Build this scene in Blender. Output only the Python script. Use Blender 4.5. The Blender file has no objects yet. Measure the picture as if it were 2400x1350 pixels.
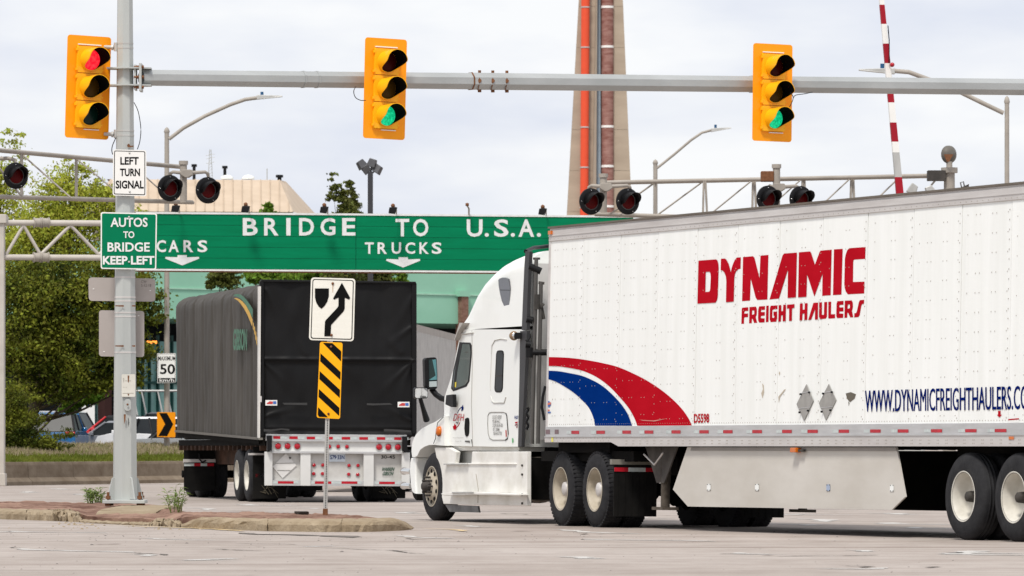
import bpy, bmesh, math, random
import numpy as np
from mathutils import Vector, Matrix
from mathutils.geometry import tessellate_polygon
random.seed(7)
rng = np.random.default_rng(7)
R = math.radians
sc = bpy.context.scene
col = sc.collection

# ------------------------------------------------------------------ camera, sky, sun, exposure
F, HX, HY, CH = 12500.0, 1200.0, 1046.0, 1.105     # focal length in photo pixels, centre column, horizon row, eye height
cd = bpy.data.cameras.new('camera'); cam = bpy.data.objects.new('camera', cd); col.objects.link(cam)
cam.location = (0, 0, CH); cam.rotation_euler = (R(90), 0, 0)
cd.sensor_width = 36; cd.lens = F/2400*36; cd.shift_y = (HY-675)/2400
cd.clip_start = 1; cd.clip_end = 9000
cd.dof.use_dof = True; cd.dof.focus_distance = 76; cd.dof.aperture_fstop = 9
sc.camera = cam
SUN_EL, SUN_AZ = 58, 200        # azimuth clockwise from +Y: behind the camera, a little to the left
w = bpy.data.worlds.new('World'); sc.world = w; w.use_nodes = True
nt = w.node_tree; nt.nodes.clear()
def N(t, **k):
    n = nt.nodes.new(t)
    for a, b in k.items(): setattr(n, a, b)
    return n
wo = N('ShaderNodeOutputWorld'); bg = N('ShaderNodeBackground'); bg.inputs[1].default_value = 0.1
sky = N('ShaderNodeTexSky'); sky.sky_type = 'NISHITA'; sky.sun_disc = False
sky.sun_elevation = R(SUN_EL); sky.sun_rotation = R(SUN_AZ)
tc = N('ShaderNodeTexCoord'); mp = N('ShaderNodeMapping'); mp.inputs['Scale'].default_value = (1, 1, 3.4)
nz = N('ShaderNodeTexNoise'); nz.inputs['Scale'].default_value = 13; nz.inputs['Detail'].default_value = 5; nz.inputs['Roughness'].default_value = .5
rp = N('ShaderNodeValToRGB'); rp.color_ramp.elements[0].position = .36; rp.color_ramp.elements[1].position = .62
rp.color_ramp.elements[0].color = (.63, .66, .75, 1); rp.color_ramp.elements[1].color = (.815, .82, .835, 1)
sc10 = N('ShaderNodeVectorMath', operation='SCALE'); sc10.inputs['Scale'].default_value = 10.0
mx = N('ShaderNodeMix', data_type='RGBA'); mx.inputs[0].default_value = .93
L = nt.links.new
L(tc.outputs['Generated'], mp.inputs[0]); L(mp.outputs[0], nz.inputs['Vector']); L(nz.outputs['Fac'], rp.inputs[0])
L(rp.outputs[0], sc10.inputs[0]); L(sky.outputs[0], mx.inputs[6]); L(sc10.outputs[0], mx.inputs[7])
L(mx.outputs[2], bg.inputs[0]); L(bg.outputs[0], wo.inputs[0])
sd = bpy.data.lights.new('sun', 'SUN'); sd.energy = 2.65; sd.angle = R(11); sd.color = (1, .95, .88)
so = bpy.data.objects.new('sun', sd); col.objects.link(so)
sv = Vector((math.sin(R(SUN_AZ))*math.cos(R(SUN_EL)), math.cos(R(SUN_AZ))*math.cos(R(SUN_EL)), math.sin(R(SUN_EL))))
so.rotation_euler = sv.to_track_quat('Z', 'Y').to_euler()
sc.view_settings.view_transform = 'Standard'; sc.view_settings.look = 'None'
sc.view_settings.exposure = 0.28; sc.view_settings.gamma = 1.0; sc.view_settings.use_curve_mapping = False
sc.cycles.max_bounces = 8; sc.cycles.transparent_max_bounces = 8

# ------------------------------------------------------------------ materials
def lin(c):
    return tuple(((v/255)/12.92 if v/255 <= .04045 else ((v/255+.055)/1.055)**2.4) for v in c)
MATS = {}
def M(name, rgb, rough=.55, metal=0, var=.12, vs=(2, 2, 2), rgb2=None, bump=0, bs=40, emit=0, coat=0, isl=0, spec=.22, trans=0, detail=6, ramp=(.3, .7)):
    if name in MATS: return MATS[name]
    m = bpy.data.materials.new(name); m.use_nodes = True; t = m.node_tree; b = t.nodes['Principled BSDF']
    l = t.links.new
    b.inputs['Roughness'].default_value = rough; b.inputs['Metallic'].default_value = metal
    b.inputs['Coat Weight'].default_value = coat; b.inputs['Specular IOR Level'].default_value = spec
    tcn = t.nodes.new('ShaderNodeTexCoord'); mpn = t.nodes.new('ShaderNodeMapping'); mpn.inputs['Scale'].default_value = vs
    l(tcn.outputs['Object'], mpn.inputs[0])
    nn = t.nodes.new('ShaderNodeTexNoise'); nn.inputs['Scale'].default_value = 1; nn.inputs['Detail'].default_value = detail; nn.inputs['Roughness'].default_value = .6
    l(mpn.outputs[0], nn.inputs['Vector'])
    cr = t.nodes.new('ShaderNodeValToRGB'); e = cr.color_ramp.elements
    e[0].position, e[1].position = ramp
    c2 = rgb2 or tuple(min(1, v*(1+var)) for v in rgb); c1 = rgb if rgb2 else tuple(v*(1-var) for v in rgb)
    e[0].color = (*c1, 1); e[1].color = (*c2, 1)
    l(nn.outputs['Fac'], cr.inputs[0]); out = cr.outputs[0]
    if isl:
        g = t.nodes.new('ShaderNodeNewGeometry'); hs = t.nodes.new('ShaderNodeHueSaturation')
        mr = t.nodes.new('ShaderNodeMapRange'); mr.inputs['To Min'].default_value = 1-isl; mr.inputs['To Max'].default_value = 1+isl
        l(g.outputs['Random Per Island'], mr.inputs[0]); l(mr.outputs[0], hs.inputs['Value']); l(out, hs.inputs['Color']); out = hs.outputs[0]
        mr2 = t.nodes.new('ShaderNodeMapRange'); mr2.inputs['To Min'].default_value = .48; mr2.inputs['To Max'].default_value = .52
        l(g.outputs['Random Per Island'], mr2.inputs[0]); l(mr2.outputs[0], hs.inputs['Hue'])
    l(out, b.inputs['Base Color'])
    if bump:
        n2 = t.nodes.new('ShaderNodeTexNoise'); n2.inputs['Scale'].default_value = bs; n2.inputs['Detail'].default_value = 4
        l(tcn.outputs['Object'], n2.inputs['Vector'])
        bp = t.nodes.new('ShaderNodeBump'); bp.inputs['Strength'].default_value = bump; bp.inputs['Distance'].default_value = .02
        l(n2.outputs['Fac'], bp.inputs['Height']); l(bp.outputs[0], b.inputs['Normal'])
    if emit:
        b.inputs['Emission Strength'].default_value = emit; l(out, b.inputs['Emission Color'])
    if trans:
        tr = t.nodes.new('ShaderNodeBsdfTranslucent'); l(out, tr.inputs[0]); ms = t.nodes.new('ShaderNodeMixShader'); ms.inputs[0].default_value = trans
        o = t.nodes['Material Output']; l(b.outputs[0], ms.inputs[1]); l(tr.outputs[0], ms.inputs[2]); l(ms.outputs[0], o.inputs[0])
    MATS[name] = m
    return m
white = M('white_paint', (.83, .845, .815), .35, coat=.3, var=.03, vs=(1, 1, .5))
twhite = M('trailer_white', (.805, .82, .79), .4, rgb2=(.885, .90, .88), vs=(5, 5, .35), detail=8, bump=.05, bs=3)
dwhite = M('dirty_white', (.62, .60, .54), .5, rgb2=(.80, .79, .75), vs=(2, 2, 3), ramp=(.25, .6))
skirtm = M('skirt_white', (.50, .47, .42), .6, rgb2=(.60, .575, .53), vs=(.7, .7, 2))
alu = M('brushed_aluminium', (.48, .48, .475), .42, metal=.55, rgb2=(.62, .62, .62), vs=(1.5, 1.5, 9))
alud = M('dirty_aluminium', (.50, .47, .45), .5, metal=.3, rgb2=(.66, .64, .62), vs=(.8, .8, 4))
galv = M('galvanised_steel', (.42, .42, .40), .5, metal=.35, rgb2=(.55, .55, .53), vs=(3, 3, .8))
polem = M('painted_pole', (.40, .42, .41), .5, rgb2=(.50, .52, .50), vs=(2, 2, .5), metal=.1)
arm_m = M('arm_steel', (.36, .375, .37), .45, rgb2=(.45, .465, .46), vs=(.5, 2, 2), metal=.3)
taupe = M('taupe_steel', (.30, .27, .235), .6, rgb2=(.40, .365, .32), vs=(2, 2, 2))
taupel = M('light_taupe_steel', (.44, .405, .36), .55, rgb2=(.55, .51, .46), vs=(1, 1, 2))
rust = M('rust', (.13, .055, .025), .85, rgb2=(.22, .10, .05), vs=(20, 20, 20))
rubber = M('tyre_rubber', (.018, .018, .020), .8, spec=.12, rgb2=(.036, .036, .038), vs=(6, 6, 6), bump=.3, bs=60)
rimc = M('cream_rim', (.33, .285, .21), .45, rgb2=(.55, .50, .41), vs=(4, 4, 4))
rimw = M('white_rim', (.50, .475, .41), .45, rgb2=(.68, .66, .60), vs=(4, 4, 4))
steeld = M('dark_steel', (.035, .033, .031), .7, rgb2=(.07, .062, .055), vs=(6, 6, 6))
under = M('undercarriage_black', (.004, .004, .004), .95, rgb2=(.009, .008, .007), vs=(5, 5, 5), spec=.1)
blackp = M('black_plastic', (.008, .008, .009), .5, var=.2, spec=.18)
flapm = M('mudflap_rubber', (.006, .006, .006), .75, spec=.08, rgb2=(.014, .013, .012), vs=(3, 3, 3))
glass = M('dark_glass', (.014, .017, .019), .3, coat=.0, spec=.12, var=.3, vs=(1, 1, 1))
cglass = M('cab_glass', (.03, .045, .042), .06, coat=.5, rgb2=(.07, .10, .09), vs=(3, 3, 1.3))
mirror = M('mirror_glass', (.55, .6, .6), .05, metal=1, var=.05)
chrome = M('chrome', (.75, .75, .74), .15, metal=1, var=.08, vs=(6, 6, 6))
amber_p = M('signal_amber_paint', lin((255, 158, 8)), .45, var=.04, coat=.1)
yel_p = M('signal_yellow_paint', lin((248, 178, 18)), .38, var=.06, coat=.2)
red = M('red_vinyl', (.40, .006, .014), .6, rgb2=(.47, .009, .02), vs=(1, 1, 3), spec=.0)
blue = M('blue_vinyl', (.001, .022, .15), .6, rgb2=(.002, .03, .19), vs=(1, 1, 3), spec=.0)
navy = M('navy_vinyl', (.001, .010, .115), .6, var=.1, spec=.0)
redtape = M('red_reflective_tape', (.36, .008, .018), .3, rgb2=(.5, .015, .028), vs=(15, 15, 15))
silvtape = M('silver_reflective_tape', (.42, .47, .46), .35, rgb2=(.58, .62, .61), vs=(20, 20, 20))
redlens = M('red_tail_lens', (.40, .006, .018), .15, coat=.6, var=.2, vs=(30, 30, 30))
orangel = M('orange_marker_lens', (.60, .14, .008), .25, coat=.4, var=.1)
signw = M('sign_white', (.78, .775, .74), .45, rgb2=(.84, .835, .81), vs=(2, 2, 2))
signcream = M('sign_cream', (.76, .745, .67), .45, rgb2=(.83, .82, .75), vs=(1, 1, 14))
blk = M('black_print', (.006, .006, .006), .6, var=.1, spec=.06)
greens = M('highway_green', (.0, .165, .068), .6, rgb2=(.0, .20, .085), vs=(.8, .8, 7), spec=.08)
greenl = M('guide_green', (.0, .17, .075), .5, var=.05, spec=.08)
letw = M('letter_white', (.66, .67, .66), .5, rgb2=(.80, .80, .79), vs=(6, 6, 6))
signback = M('sign_back_aluminium', (.40, .36, .335), .45, metal=.25, rgb2=(.46, .42, .395), vs=(1, 1, 1))
yelsign = M('hazard_yellow', lin((255, 178, 14)), .4, var=.04)
oransign = M('chevron_orange', lin((240, 150, 8)), .4, var=.04)
beige = M('beige_roof_metal', (.47, .37, .27), .6, rgb2=(.56, .45, .34), vs=(.8, .8, .3))
mint = M('mint_cladding', (.25, .50, .36), .6, rgb2=(.30, .56, .42), vs=(.3, .3, .5))
dark_i = M('painted_interior_shade', (.010, .011, .012), .9, var=.4)
teal = M('teal_glazing', (.10, .24, .22), .15, rgb2=(.26, .44, .40), vs=(.5, .5, .4), coat=.3)
tealf = M('dark_teal_frame', (.008, .045, .04), .5)
conc = M('barrier_concrete', (.165, .125, .088), .9, rgb2=(.27, .22, .165), detail=9, spec=.05, vs=(1.5, 1.5, 2.5), bump=.5, bs=12)
kerbc = M('kerb_concrete', (.24, .185, .12), .92, rgb2=(.38, .31, .22), detail=10, spec=.05, vs=(3, 3, 4), bump=.8, bs=30)
brickm = M('island_paving', (.12, .062, .046), .95, rgb2=(.31, .20, .15), vs=(1.3, .45, 4), bump=1.0, bs=14, detail=12, ramp=(.36,.6), spec=.05)
pylon = M('pylon_concrete', (.34, .275, .21), .85, rgb2=(.44, .365, .28), vs=(.15, .15, .6))
pylond = M('pylon_concrete_grey', (.30, .25, .195), .85, rgb2=(.37, .31, .245), vs=(.2, .2, .3))
orpipe = M('orange_pipe', (.70, .085, .035), .5, var=.04)
brpipe = M('brown_pipe', (.17, .060, .045), .8, rgb2=(.36, .21, .18), vs=(1, 1, 3.4), detail=9)
bluesteel = M('blue_grey_steel', (.33, .40, .46), .5, var=.08)
bark = M('bark', (.06, .045, .03), .9, var=.3, vs=(5, 5, 2))
leafA = M('leaf_spring_green', (.26, .29, .028), .6, rgb2=(.50, .52, .075), vs=(.6, .6, .6), isl=.35, trans=.4, spec=.2)
leafB = M('leaf_dark_green', (.03, .046, .004), .7, rgb2=(.25, .26, .028), vs=(1.0, 1.0, 1.5), ramp=(.38,.64), isl=.5, trans=.3, spec=.2)
leafC = M('leaf_fresh_green', (.10, .19, .015), .6, rgb2=(.17, .27, .03), vs=(.8, .8, .8), isl=.35, trans=.35, spec=.2)
leafD = M('leaf_olive_conifer', (.06, .075, .012), .65, rgb2=(.13, .14, .028), vs=(.8, .8, .8), isl=.4, trans=.2, spec=.2)
grassm = M('grass_green', (.085, .115, .012), .7, rgb2=(.19, .205, .035), vs=(.7, .7, .7), isl=.3, trans=.3, spec=.1)
grasst = M('dry_grass', (.30, .24, .15), .8, rgb2=(.40, .33, .22), vs=(2, 2, 2), isl=.25, trans=.3, spec=.1)
soil = M('verge_soil', (.05, .07, .015), .95, rgb2=(.09, .11, .03), vs=(.5, .5, .5))
curtain = M('grey_tarpaulin', (.040, .036, .030), .62, rgb2=(.078, .071, .061), vs=(.55, .55, .2), detail=6, spec=.15)
tarp = M('black_tarpaulin', (.0065, .0065, .007), .5, rgb2=(.010, .010, .0105), vs=(1, 1, 1), spec=.16)
paintline = M('worn_road_paint', (.43, .41, .38), .85, rgb2=(.56, .545, .52), vs=(3, 3, 3))
yline = M('worn_yellow_paint', (.55, .40, .20), .8, rgb2=(.62, .50, .32), vs=(3, 3, 3))
crackm = M('crack_sealant', (.10, .085, .075), .9, rgb2=(.2, .18, .16), vs=(4, 4, 4))

# ------------------------------------------------------------------ mesh helpers
class MB:
    def __init__(s): s.v = []; s.f = []; s.mi = []; s.sm = []
    def add(s, vs, fs, m=0, smooth=False):
        o = len(s.v); s.v += [tuple(v) for v in vs]
        for f in fs: s.f.append(tuple(i+o for i in f)); s.mi.append(m); s.sm.append(smooth)
    def box(s, a, b, m=0):
        x0, y0, z0 = a; x1, y1, z1 = b
        s.add([(x0,y0,z0),(x1,y0,z0),(x1,y1,z0),(x0,y1,z0),(x0,y0,z1),(x1,y0,z1),(x1,y1,z1),(x0,y1,z1)],
              [(0,3,2,1),(4,5,6,7),(0,1,5,4),(1,2,6,5),(2,3,7,6),(3,0,4,7)], m)
    def hexa(s, p, m=0):            # 8 points: bottom 4, top 4
        s.add(p, [(0,3,2,1),(4,5,6,7),(0,1,5,4),(1,2,6,5),(2,3,7,6),(3,0,4,7)], m)
    def tube(s, pts, r, n=8, m=0, cap=True, smooth=True, phase=0):
        pts = [Vector(p) for p in pts]; rs = r if isinstance(r, (list, tuple)) else [r]*len(pts)
        vs = []; up = None
        for i, p in enumerate(pts):
            d = (pts[min(i+1, len(pts)-1)]-pts[max(i-1, 0)]).normalized()
            if up is None: up = Vector((0, 0, 1)) if abs(d.z) < .9 else Vector((0, 1, 0))
            a = d.cross(up).normalized(); b = a.cross(d).normalized()
            for k in range(n):
                t = 2*math.pi*k/n+phase; vs.append(p+(a*math.cos(t)+b*math.sin(t))*rs[i])
        fs = []
        for i in range(len(pts)-1):
            for k in range(n): fs.append((i*n+k, i*n+(k+1) % n, (i+1)*n+(k+1) % n, (i+1)*n+k))
        s.add(vs, fs, m, smooth)
        if cap:
            s.add([vs[k] for k in range(n)], [tuple(range(n))], m); s.add(vs[-n:], [tuple(reversed(range(n)))], m)
    def lathe(s, prof, c=(0,0,0), ax='y', n=40, m=0, ms=None, smooth=True):
        vs = []
        for (a, r) in prof:
            for k in range(n):
                t = 2*math.pi*k/n; u, w_ = r*math.cos(t), r*math.sin(t)
                if ax == 'y': vs.append((c[0]+u, c[1]+a, c[2]+w_))
                elif ax == 'z': vs.append((c[0]+u, c[1]+w_, c[2]+a))
                else: vs.append((c[0]+a, c[1]+u, c[2]+w_))
        for i in range(len(prof)-1):
            o = len(s.v) if i == 0 else o
            if i == 0: s.v += vs
            mm = ms[i] if ms else m
            for k in range(n):
                s.f.append((o+i*n+k, o+i*n+(k+1) % n, o+(i+1)*n+(k+1) % n, o+(i+1)*n+k)); s.mi.append(mm); s.sm.append(smooth)
        for j in (0, len(prof)-1):
            if prof[j][1] > 1e-4 and j == len(prof)-1 or (j == 0 and prof[0][1] < .02):
                pass
    def poly(s, pts, m=0, holes=()):     # flat polygon, may be concave
        loops = [[Vector(p) for p in pts]]+[[Vector(p) for p in h] for h in holes]
        tri = tessellate_polygon(loops); allp = [p for l_ in loops for p in l_]
        s.add(allp, [tuple(t) for t in tri], m)
    def prism(s, pts, ext, m=0, holes=()):  # pts polygon, extruded by vector ext
        ext = Vector(ext); s.poly(pts, m, holes); s.poly([Vector(p)+ext for p in pts], m, [[Vector(q)+ext for q in h] for h in holes])
        for lp in [pts]+list(holes):
            n = len(lp)
            for i in range(n):
                a, b = Vector(lp[i]), Vector(lp[(i+1) % n]); s.add([a, b, b+ext, a+ext], [(0,1,2,3)], m)
    def loft(s, secs, m=0, smooth=True, cap=True, wrap=True):
        n = len(secs[0]); vs = [p for q in secs for p in q]; fs = []
        for i in range(len(secs)-1):
            for k in range(n if wrap else n-1): fs.append((i*n+k, i*n+(k+1) % n, (i+1)*n+(k+1) % n, (i+1)*n+k))
        s.add(vs, fs, m, smooth)
        if cap: s.add(secs[0], [tuple(range(n))], m); s.add(secs[-1], [tuple(range(n))], m)
    def build(s, name, mats, parent=None, world=False, bevel=0, seg=2, label=None, kind=None, fixn=True, merge=False):
        me = bpy.data.meshes.new(name); vs = s.v
        if world and parent is not None:
            im = wm(parent).inverted(); vs = [tuple(im @ Vector(v)) for v in vs]
        me.from_pydata(vs, [], s.f)
        if not isinstance(mats, (list, tuple)): mats = [mats]
        for m_ in mats: me.materials.append(m_)
        me.polygons.foreach_set('material_index', s.mi); me.polygons.foreach_set('use_smooth', s.sm)
        if fixn or merge:
            b = bmesh.new(); b.from_mesh(me)
            if merge or bevel: bmesh.ops.remove_doubles(b, verts=b.verts, dist=1e-4)
            if fixn: bmesh.ops.recalc_face_normals(b, faces=b.faces)
            b.to_mesh(me); b.free()
        o = bpy.data.objects.new(name, me); col.objects.link(o)
        if parent is not None: o.parent = parent
        if bevel:
            md = o.modifiers.new('bevel', 'BEVEL'); md.width = bevel; md.segments = seg; md.limit_method = 'ANGLE'; md.angle_limit = R(35)
            if bevel > .015:
                for p in me.polygons: p.use_smooth = True
                md.harden_normals = True
        if label: o['label'] = label
        if kind: o['kind'] = kind
        return o
def wm(o):
    m = o.matrix_basis.copy()
    while o.parent is not None: o = o.parent; m = o.matrix_basis @ m
    return m
def thing(name, label, cat, loc=(0,0,0), rz=0, group=None, mat=None):
    o = bpy.data.objects.new(name, None); o.empty_display_size = .3; col.objects.link(o)
    if mat is not None: o.matrix_basis = mat
    else: o.location = loc; o.rotation_euler = (0, 0, rz)
    o['label'] = label; o['category'] = cat
    if group: o['group'] = group
    return o
def tag(o, label, cat, group=None):
    o['label'] = label; o['category'] = cat
    if group: o['group'] = group
    return o
def struct(o): o['kind'] = 'structure'; return o
def copy_tree(o, parent=None):
    c = o.copy(); col.objects.link(c); c.parent = parent
    for ch in [q for q in bpy.data.objects if q.parent == o and q != c]:
        copy_tree(ch, c)
    return c
def P(px, py, d): return Vector(((px-HX)/F*d, d, CH+(HY-py)/F*d))
def PG(px, py, z=0):
    d = F*(CH-z)/(py-HY); return Vector(((px-HX)/F*d, d, z))
class Surf:             # a plane: photo pixel -> point on it; uv -> point on it
    def __init__(s, O, U, V=(0,0,1)):
        s.O = Vector(O); s.U = Vector(U).normalized(); s.V = Vector(V).normalized(); n = s.U.cross(s.V).normalized()
        if n.y > 0: n = -n
        s.n = n          # towards the camera
    def at(s, px, py, off=0):
        C = Vector((0, 0, CH)); d = Vector(((px-HX)/F, 1, (HY-py)/F)); O = s.O+s.n*off
        return C+d*((O-C).dot(s.n)/d.dot(s.n))
    def pts(s, l_, off=0): return [s.at(x, y, off) for x, y in l_]
def surf2(px0, d0, px1, d1):
    a = P(px0, HY, d0); b = P(px1, HY, d1); return Surf(a, b-a)
def decal(sf, pts, mat, name, parent, off=.003, th=0, holes=(), mb=None, **k):
    m = mb or MB(); p = sf.pts(pts, off); h = [sf.pts(q, off) for q in holes]
    if th: m.prism(p, -sf.n*th, 0, h)
    else: m.poly(p, 0, h)
    if mb is None: return m.build(name, mat, parent, world=True, fixn=bool(th), **k)
def smooth_ring(p, n=4, ang=50):     # Catmull-Rom through the points, sharp corners kept
    out = []; N_ = len(p); V = [Vector(q) for q in p]
    def sharp(i): a = V[i]-V[i-1]; b = V[(i+1) % N_]-V[i]; return a.angle(b, 0) > R(ang)
    for i in range(N_):
        p1, p2 = V[i], V[(i+1) % N_]; p0 = V[i-1] if not sharp(i) else p1-(p2-p1); p3 = V[(i+2) % N_] if not sharp((i+1) % N_) else p2+(p2-p1)
        if (p2-p1).length > 60 or (sharp(i) and sharp((i+1) % N_)): out.append(tuple(p1)); continue
        for j in range(n):
            t = j/n; out.append(tuple(.5*((2*p1)+(p2-p0)*t+(2*p0-5*p1+4*p2-p3)*t*t+(3*p1-p0-3*p2+p3)*t**3)))
    return out
def zoomed(ox, oy, s, pts): return [(ox+x/s, oy+y/s) for x, y in pts]
_dep = None
def textmesh(body, bold=0, spacing=1.0, wordsp=1.0):
    cu = bpy.data.curves.new('lettering', 'FONT'); cu.body = body; cu.offset = bold; cu.space_character = spacing; cu.space_word = wordsp
    cu.resolution_u = 3; cu.fill_mode = 'FRONT'
    o = bpy.data.objects.new('lettering', cu); col.objects.link(o)
    bpy.context.view_layer.update()
    me = bpy.data.meshes.new_from_object(o.evaluated_get(bpy.context.evaluated_depsgraph_get()))
    vs = [(v.co.x, v.co.y) for v in me.vertices]; fs = [tuple(p.vertices) for p in me.polygons]
    bpy.data.objects.remove(o); bpy.data.curves.remove(cu); bpy.data.meshes.remove(me)
    xs = [v[0] for v in vs]; ys = [v[1] for v in vs]; x0, x1, y0, y1 = min(xs), max(xs), min(ys), max(ys)
    return [((x-x0)/(x1-x0), (y-y0)/(y1-y0)) for x, y in vs], fs
def text(sf, body, quad, mat, parent, off=.006, bold=0.0, spacing=1.0, name='lettering', italic=0, mb=None, **k):
    # quad: bottom-left, bottom-right, top-left, top-right in photo pixels (or x0,y0,x1,y1)
    if len(quad) == 4 and not isinstance(quad[0], (tuple, list)):
        x0, y0, x1, y1 = quad; quad = [(x0, y1), (x1, y1), (x0, y0), (x1, y0)]
    a, b, c, d = sf.pts(quad, off); vs, fs = textmesh(body, bold, spacing)
    m = mb or MB(); m.add([(a*(1-u)+b*u)*(1-v)+(c*(1-u)+d*u)*v for u, v in vs], fs)
    if mb is None: return m.build(name, mat, parent, world=True, fixn=False, **k)
def rrect(x0, y0, x1, y1, r, n=4):
    p = []
    for cx, cy, a0 in ((x1-r, y0+r, -90), (x1-r, y1-r, 0), (x0+r, y1-r, 90), (x0+r, y0+r, 180)):
        for i in range(n+1):
            t = R(a0+90*i/n); p.append((cx+r*math.cos(t), cy+r*math.sin(t)))
    return p
def quadmap(c4, uv):     # c4: tl,tr,br,bl px
    tl, tr, br, bl = [Vector(c) for c in c4]
    return [tuple((tl*(1-u)+tr*u)*(1-v)+(bl*(1-u)+br*u)*v) for u, v in uv]
def rq(c4, r, asp, inset=0):  # rounded quad, v downwards; r fraction of width
    w_ = 1.0; h_ = asp; p = rrect(inset, inset, w_-inset, h_-inset, max(r-inset*.5, .005))
    return quadmap(c4, [(x, y/h_) for x, y in p])

# ------------------------------------------------------------------ ground, road
def ground_mat():
    m = bpy.data.materials.new('concrete_road'); m.use_nodes = True; t = m.node_tree; l = t.links.new; b = t.nodes['Principled BSDF']
    b.inputs['Roughness'].default_value = .88; b.inputs['Specular IOR Level'].default_value = .15
    g = t.nodes.new('ShaderNodeTexCoord')
    def noise(sx, sy, det=6, ro=.6):
        mp_ = t.nodes.new('ShaderNodeMapping'); mp_.inputs['Scale'].default_value = (sx, sy, 1); mp_.inputs['Rotation'].default_value = (0, 0, R(4))
        n_ = t.nodes.new('ShaderNodeTexNoise'); n_.inputs['Scale'].default_value = 1; n_.inputs['Detail'].default_value = det; n_.inputs['Roughness'].default_value = ro
        l(g.outputs['Object'], mp_.inputs[0]); l(mp_.outputs[0], n_.inputs['Vector']); return n_.outputs['Fac']
    def ramp(src, p0, c0, p1, c1):
        r_ = t.nodes.new('ShaderNodeValToRGB'); e = r_.color_ramp.elements; e[0].position = p0; e[1].position = p1; e[0].color = (*c0, 1); e[1].color = (*c1, 1)
        l(src, r_.inputs[0]); return r_.outputs[0]
    base = ramp(noise(.25, .12), .3, (.345, .30, .268), .7, (.42, .375, .342))
    def mul(a, b_, f=1):
        q = t.nodes.new('ShaderNodeMix'); q.data_type = 'RGBA'; q.blend_type = 'MULTIPLY'; q.inputs[0].default_value = f; l(a, q.inputs[6]); l(b_, q.inputs[7]); return q.outputs[2]
    c = mul(base, ramp(noise(1.3, .7, 8, .7), .3, (.84, .82, .81), .6, (1.04, 1.04, 1.04)))
    c = mul(c, ramp(noise(.10, .9, 5, .6), .30, (.86, .84, .83), .52, (1, 1, 1)))
    c = mul(c, ramp(noise(30, 14, 3, .8), .25, (.62, .6, .6), .42, (1, 1, 1)))
    c = mul(c, ramp(noise(.045, 1.9, 4, .5), .36, (.80, .78, .765), .50, (1, 1, 1)))
    c = mul(c, ramp(noise(1.8, .8, 2, .5), .24, (.55, .53, .52), .30, (1, 1, 1)))
    # light worn scuffs
    ad = t.nodes.new('ShaderNodeMix'); ad.data_type = 'RGBA'; ad.inputs[7].default_value = (.60, .58, .56, 1)
    l(ramp(noise(.35, 1.6, 8, .75), .60, (0, 0, 0), .74, (.5, .5, .5)), ad.inputs[0]); l(c, ad.inputs[6])
    l(ad.outputs[2], b.inputs['Base Color'])
    bp = t.nodes.new('ShaderNodeBump'); bp.inputs['Strength'].default_value = .35; bp.inputs['Distance'].default_value = .01; l(noise(25, 25, 3), bp.inputs['Height']); l(bp.outputs[0], b.inputs['Normal'])
    return m
g = MB(); xs = [-1500, -60, 60, 1500]; ys = [-200, 20, 230, 3500]
for i in range(3):
    for j in range(3): g.add([(xs[i], ys[j], 0), (xs[i+1], ys[j], 0), (xs[i+1], ys[j+1], 0), (xs[i], ys[j+1], 0)], [(0, 1, 2, 3)])
struct(g.build('road', ground_mat()))
# worn paint streaks, yellow lines, cracks: thin sheets above the road
def ragged(p0, p1, wd, n=14, z=.004, mb=None, jit=.4):
    a = Vector(p0); b = Vector(p1); d = (b-a); nrm = Vector((-d.y, d.x, 0)).normalized(); top = []; bot = []
    ph = random.random()*9
    for i in range(n+1):
        t = i/n; e = min(1, 6*t, 6*(1-t)); c = a+d*t+nrm*wd*.6*math.sin(ph+t*5)
        top.append(c+nrm*wd*(.5-jit*random.random())*e); bot.append(c-nrm*wd*(.5-jit*random.random())*e)
    vs = [(p.x, p.y, z) for p in top+bot]; k = n+1
    mb.add(vs, [(i, i+1, k+i+1, k+i) for i in range(n)])
pl = MB(); yl = MB(); ck = MB()
for x0, y0, x1, y1, wd in [(20,1245,240,1250,.30),(60,1286,280,1296,.34),(300,1299,380,1304,.2),(470,1310,555,1314,.5),(1280,1306,1450,1309,.4),(890,1255,1080,1263,.25),(740,1280,800,1282,.4),
        (1260,1241,1520,1252,.35),(1380,1263,1660,1270,.35),(1830,1215,1990,1224,.45),(2070,1225,2230,1231,.5),(2110,1236,2240,1240,.4),(1795,1228,1890,1232,.5),(2200,1292,2400,1298,.6),(2230,1295,2420,1304,.5),(1960,1290,2080,1293,.3),
        (430,1190,510,1196,.3),(640,1190,760,1193,.3),(960,1200,1010,1206,.4),(80,1145,230,1148,.5),(150,1160,230,1158,.5),(1500,1213,1560,1216,.4),(1850,1205,1960,1207,.7),(2000,1203,2200,1206,.6),
        (300,1262,520,1266,.25),(0,1246,70,1248,.3),(1040,1232,1180,1236,.3),(1690,1296,1850,1300,.3),(1920,1334,2100,1332,.3),(560,1182,680,1186,.5),(20,1152,120,1155,.5)]:
    ragged(PG(x0, y0), PG(x1, y1), wd, mb=pl)
for x0, y0, x1, y1, wd in [(300,1233,590,1246,.22),(1000,1240,1110,1246,.25),(160,1230,300,1233,.12)]: ragged(PG(x0, y0), PG(x1, y1), wd, mb=yl, z=.008)
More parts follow.
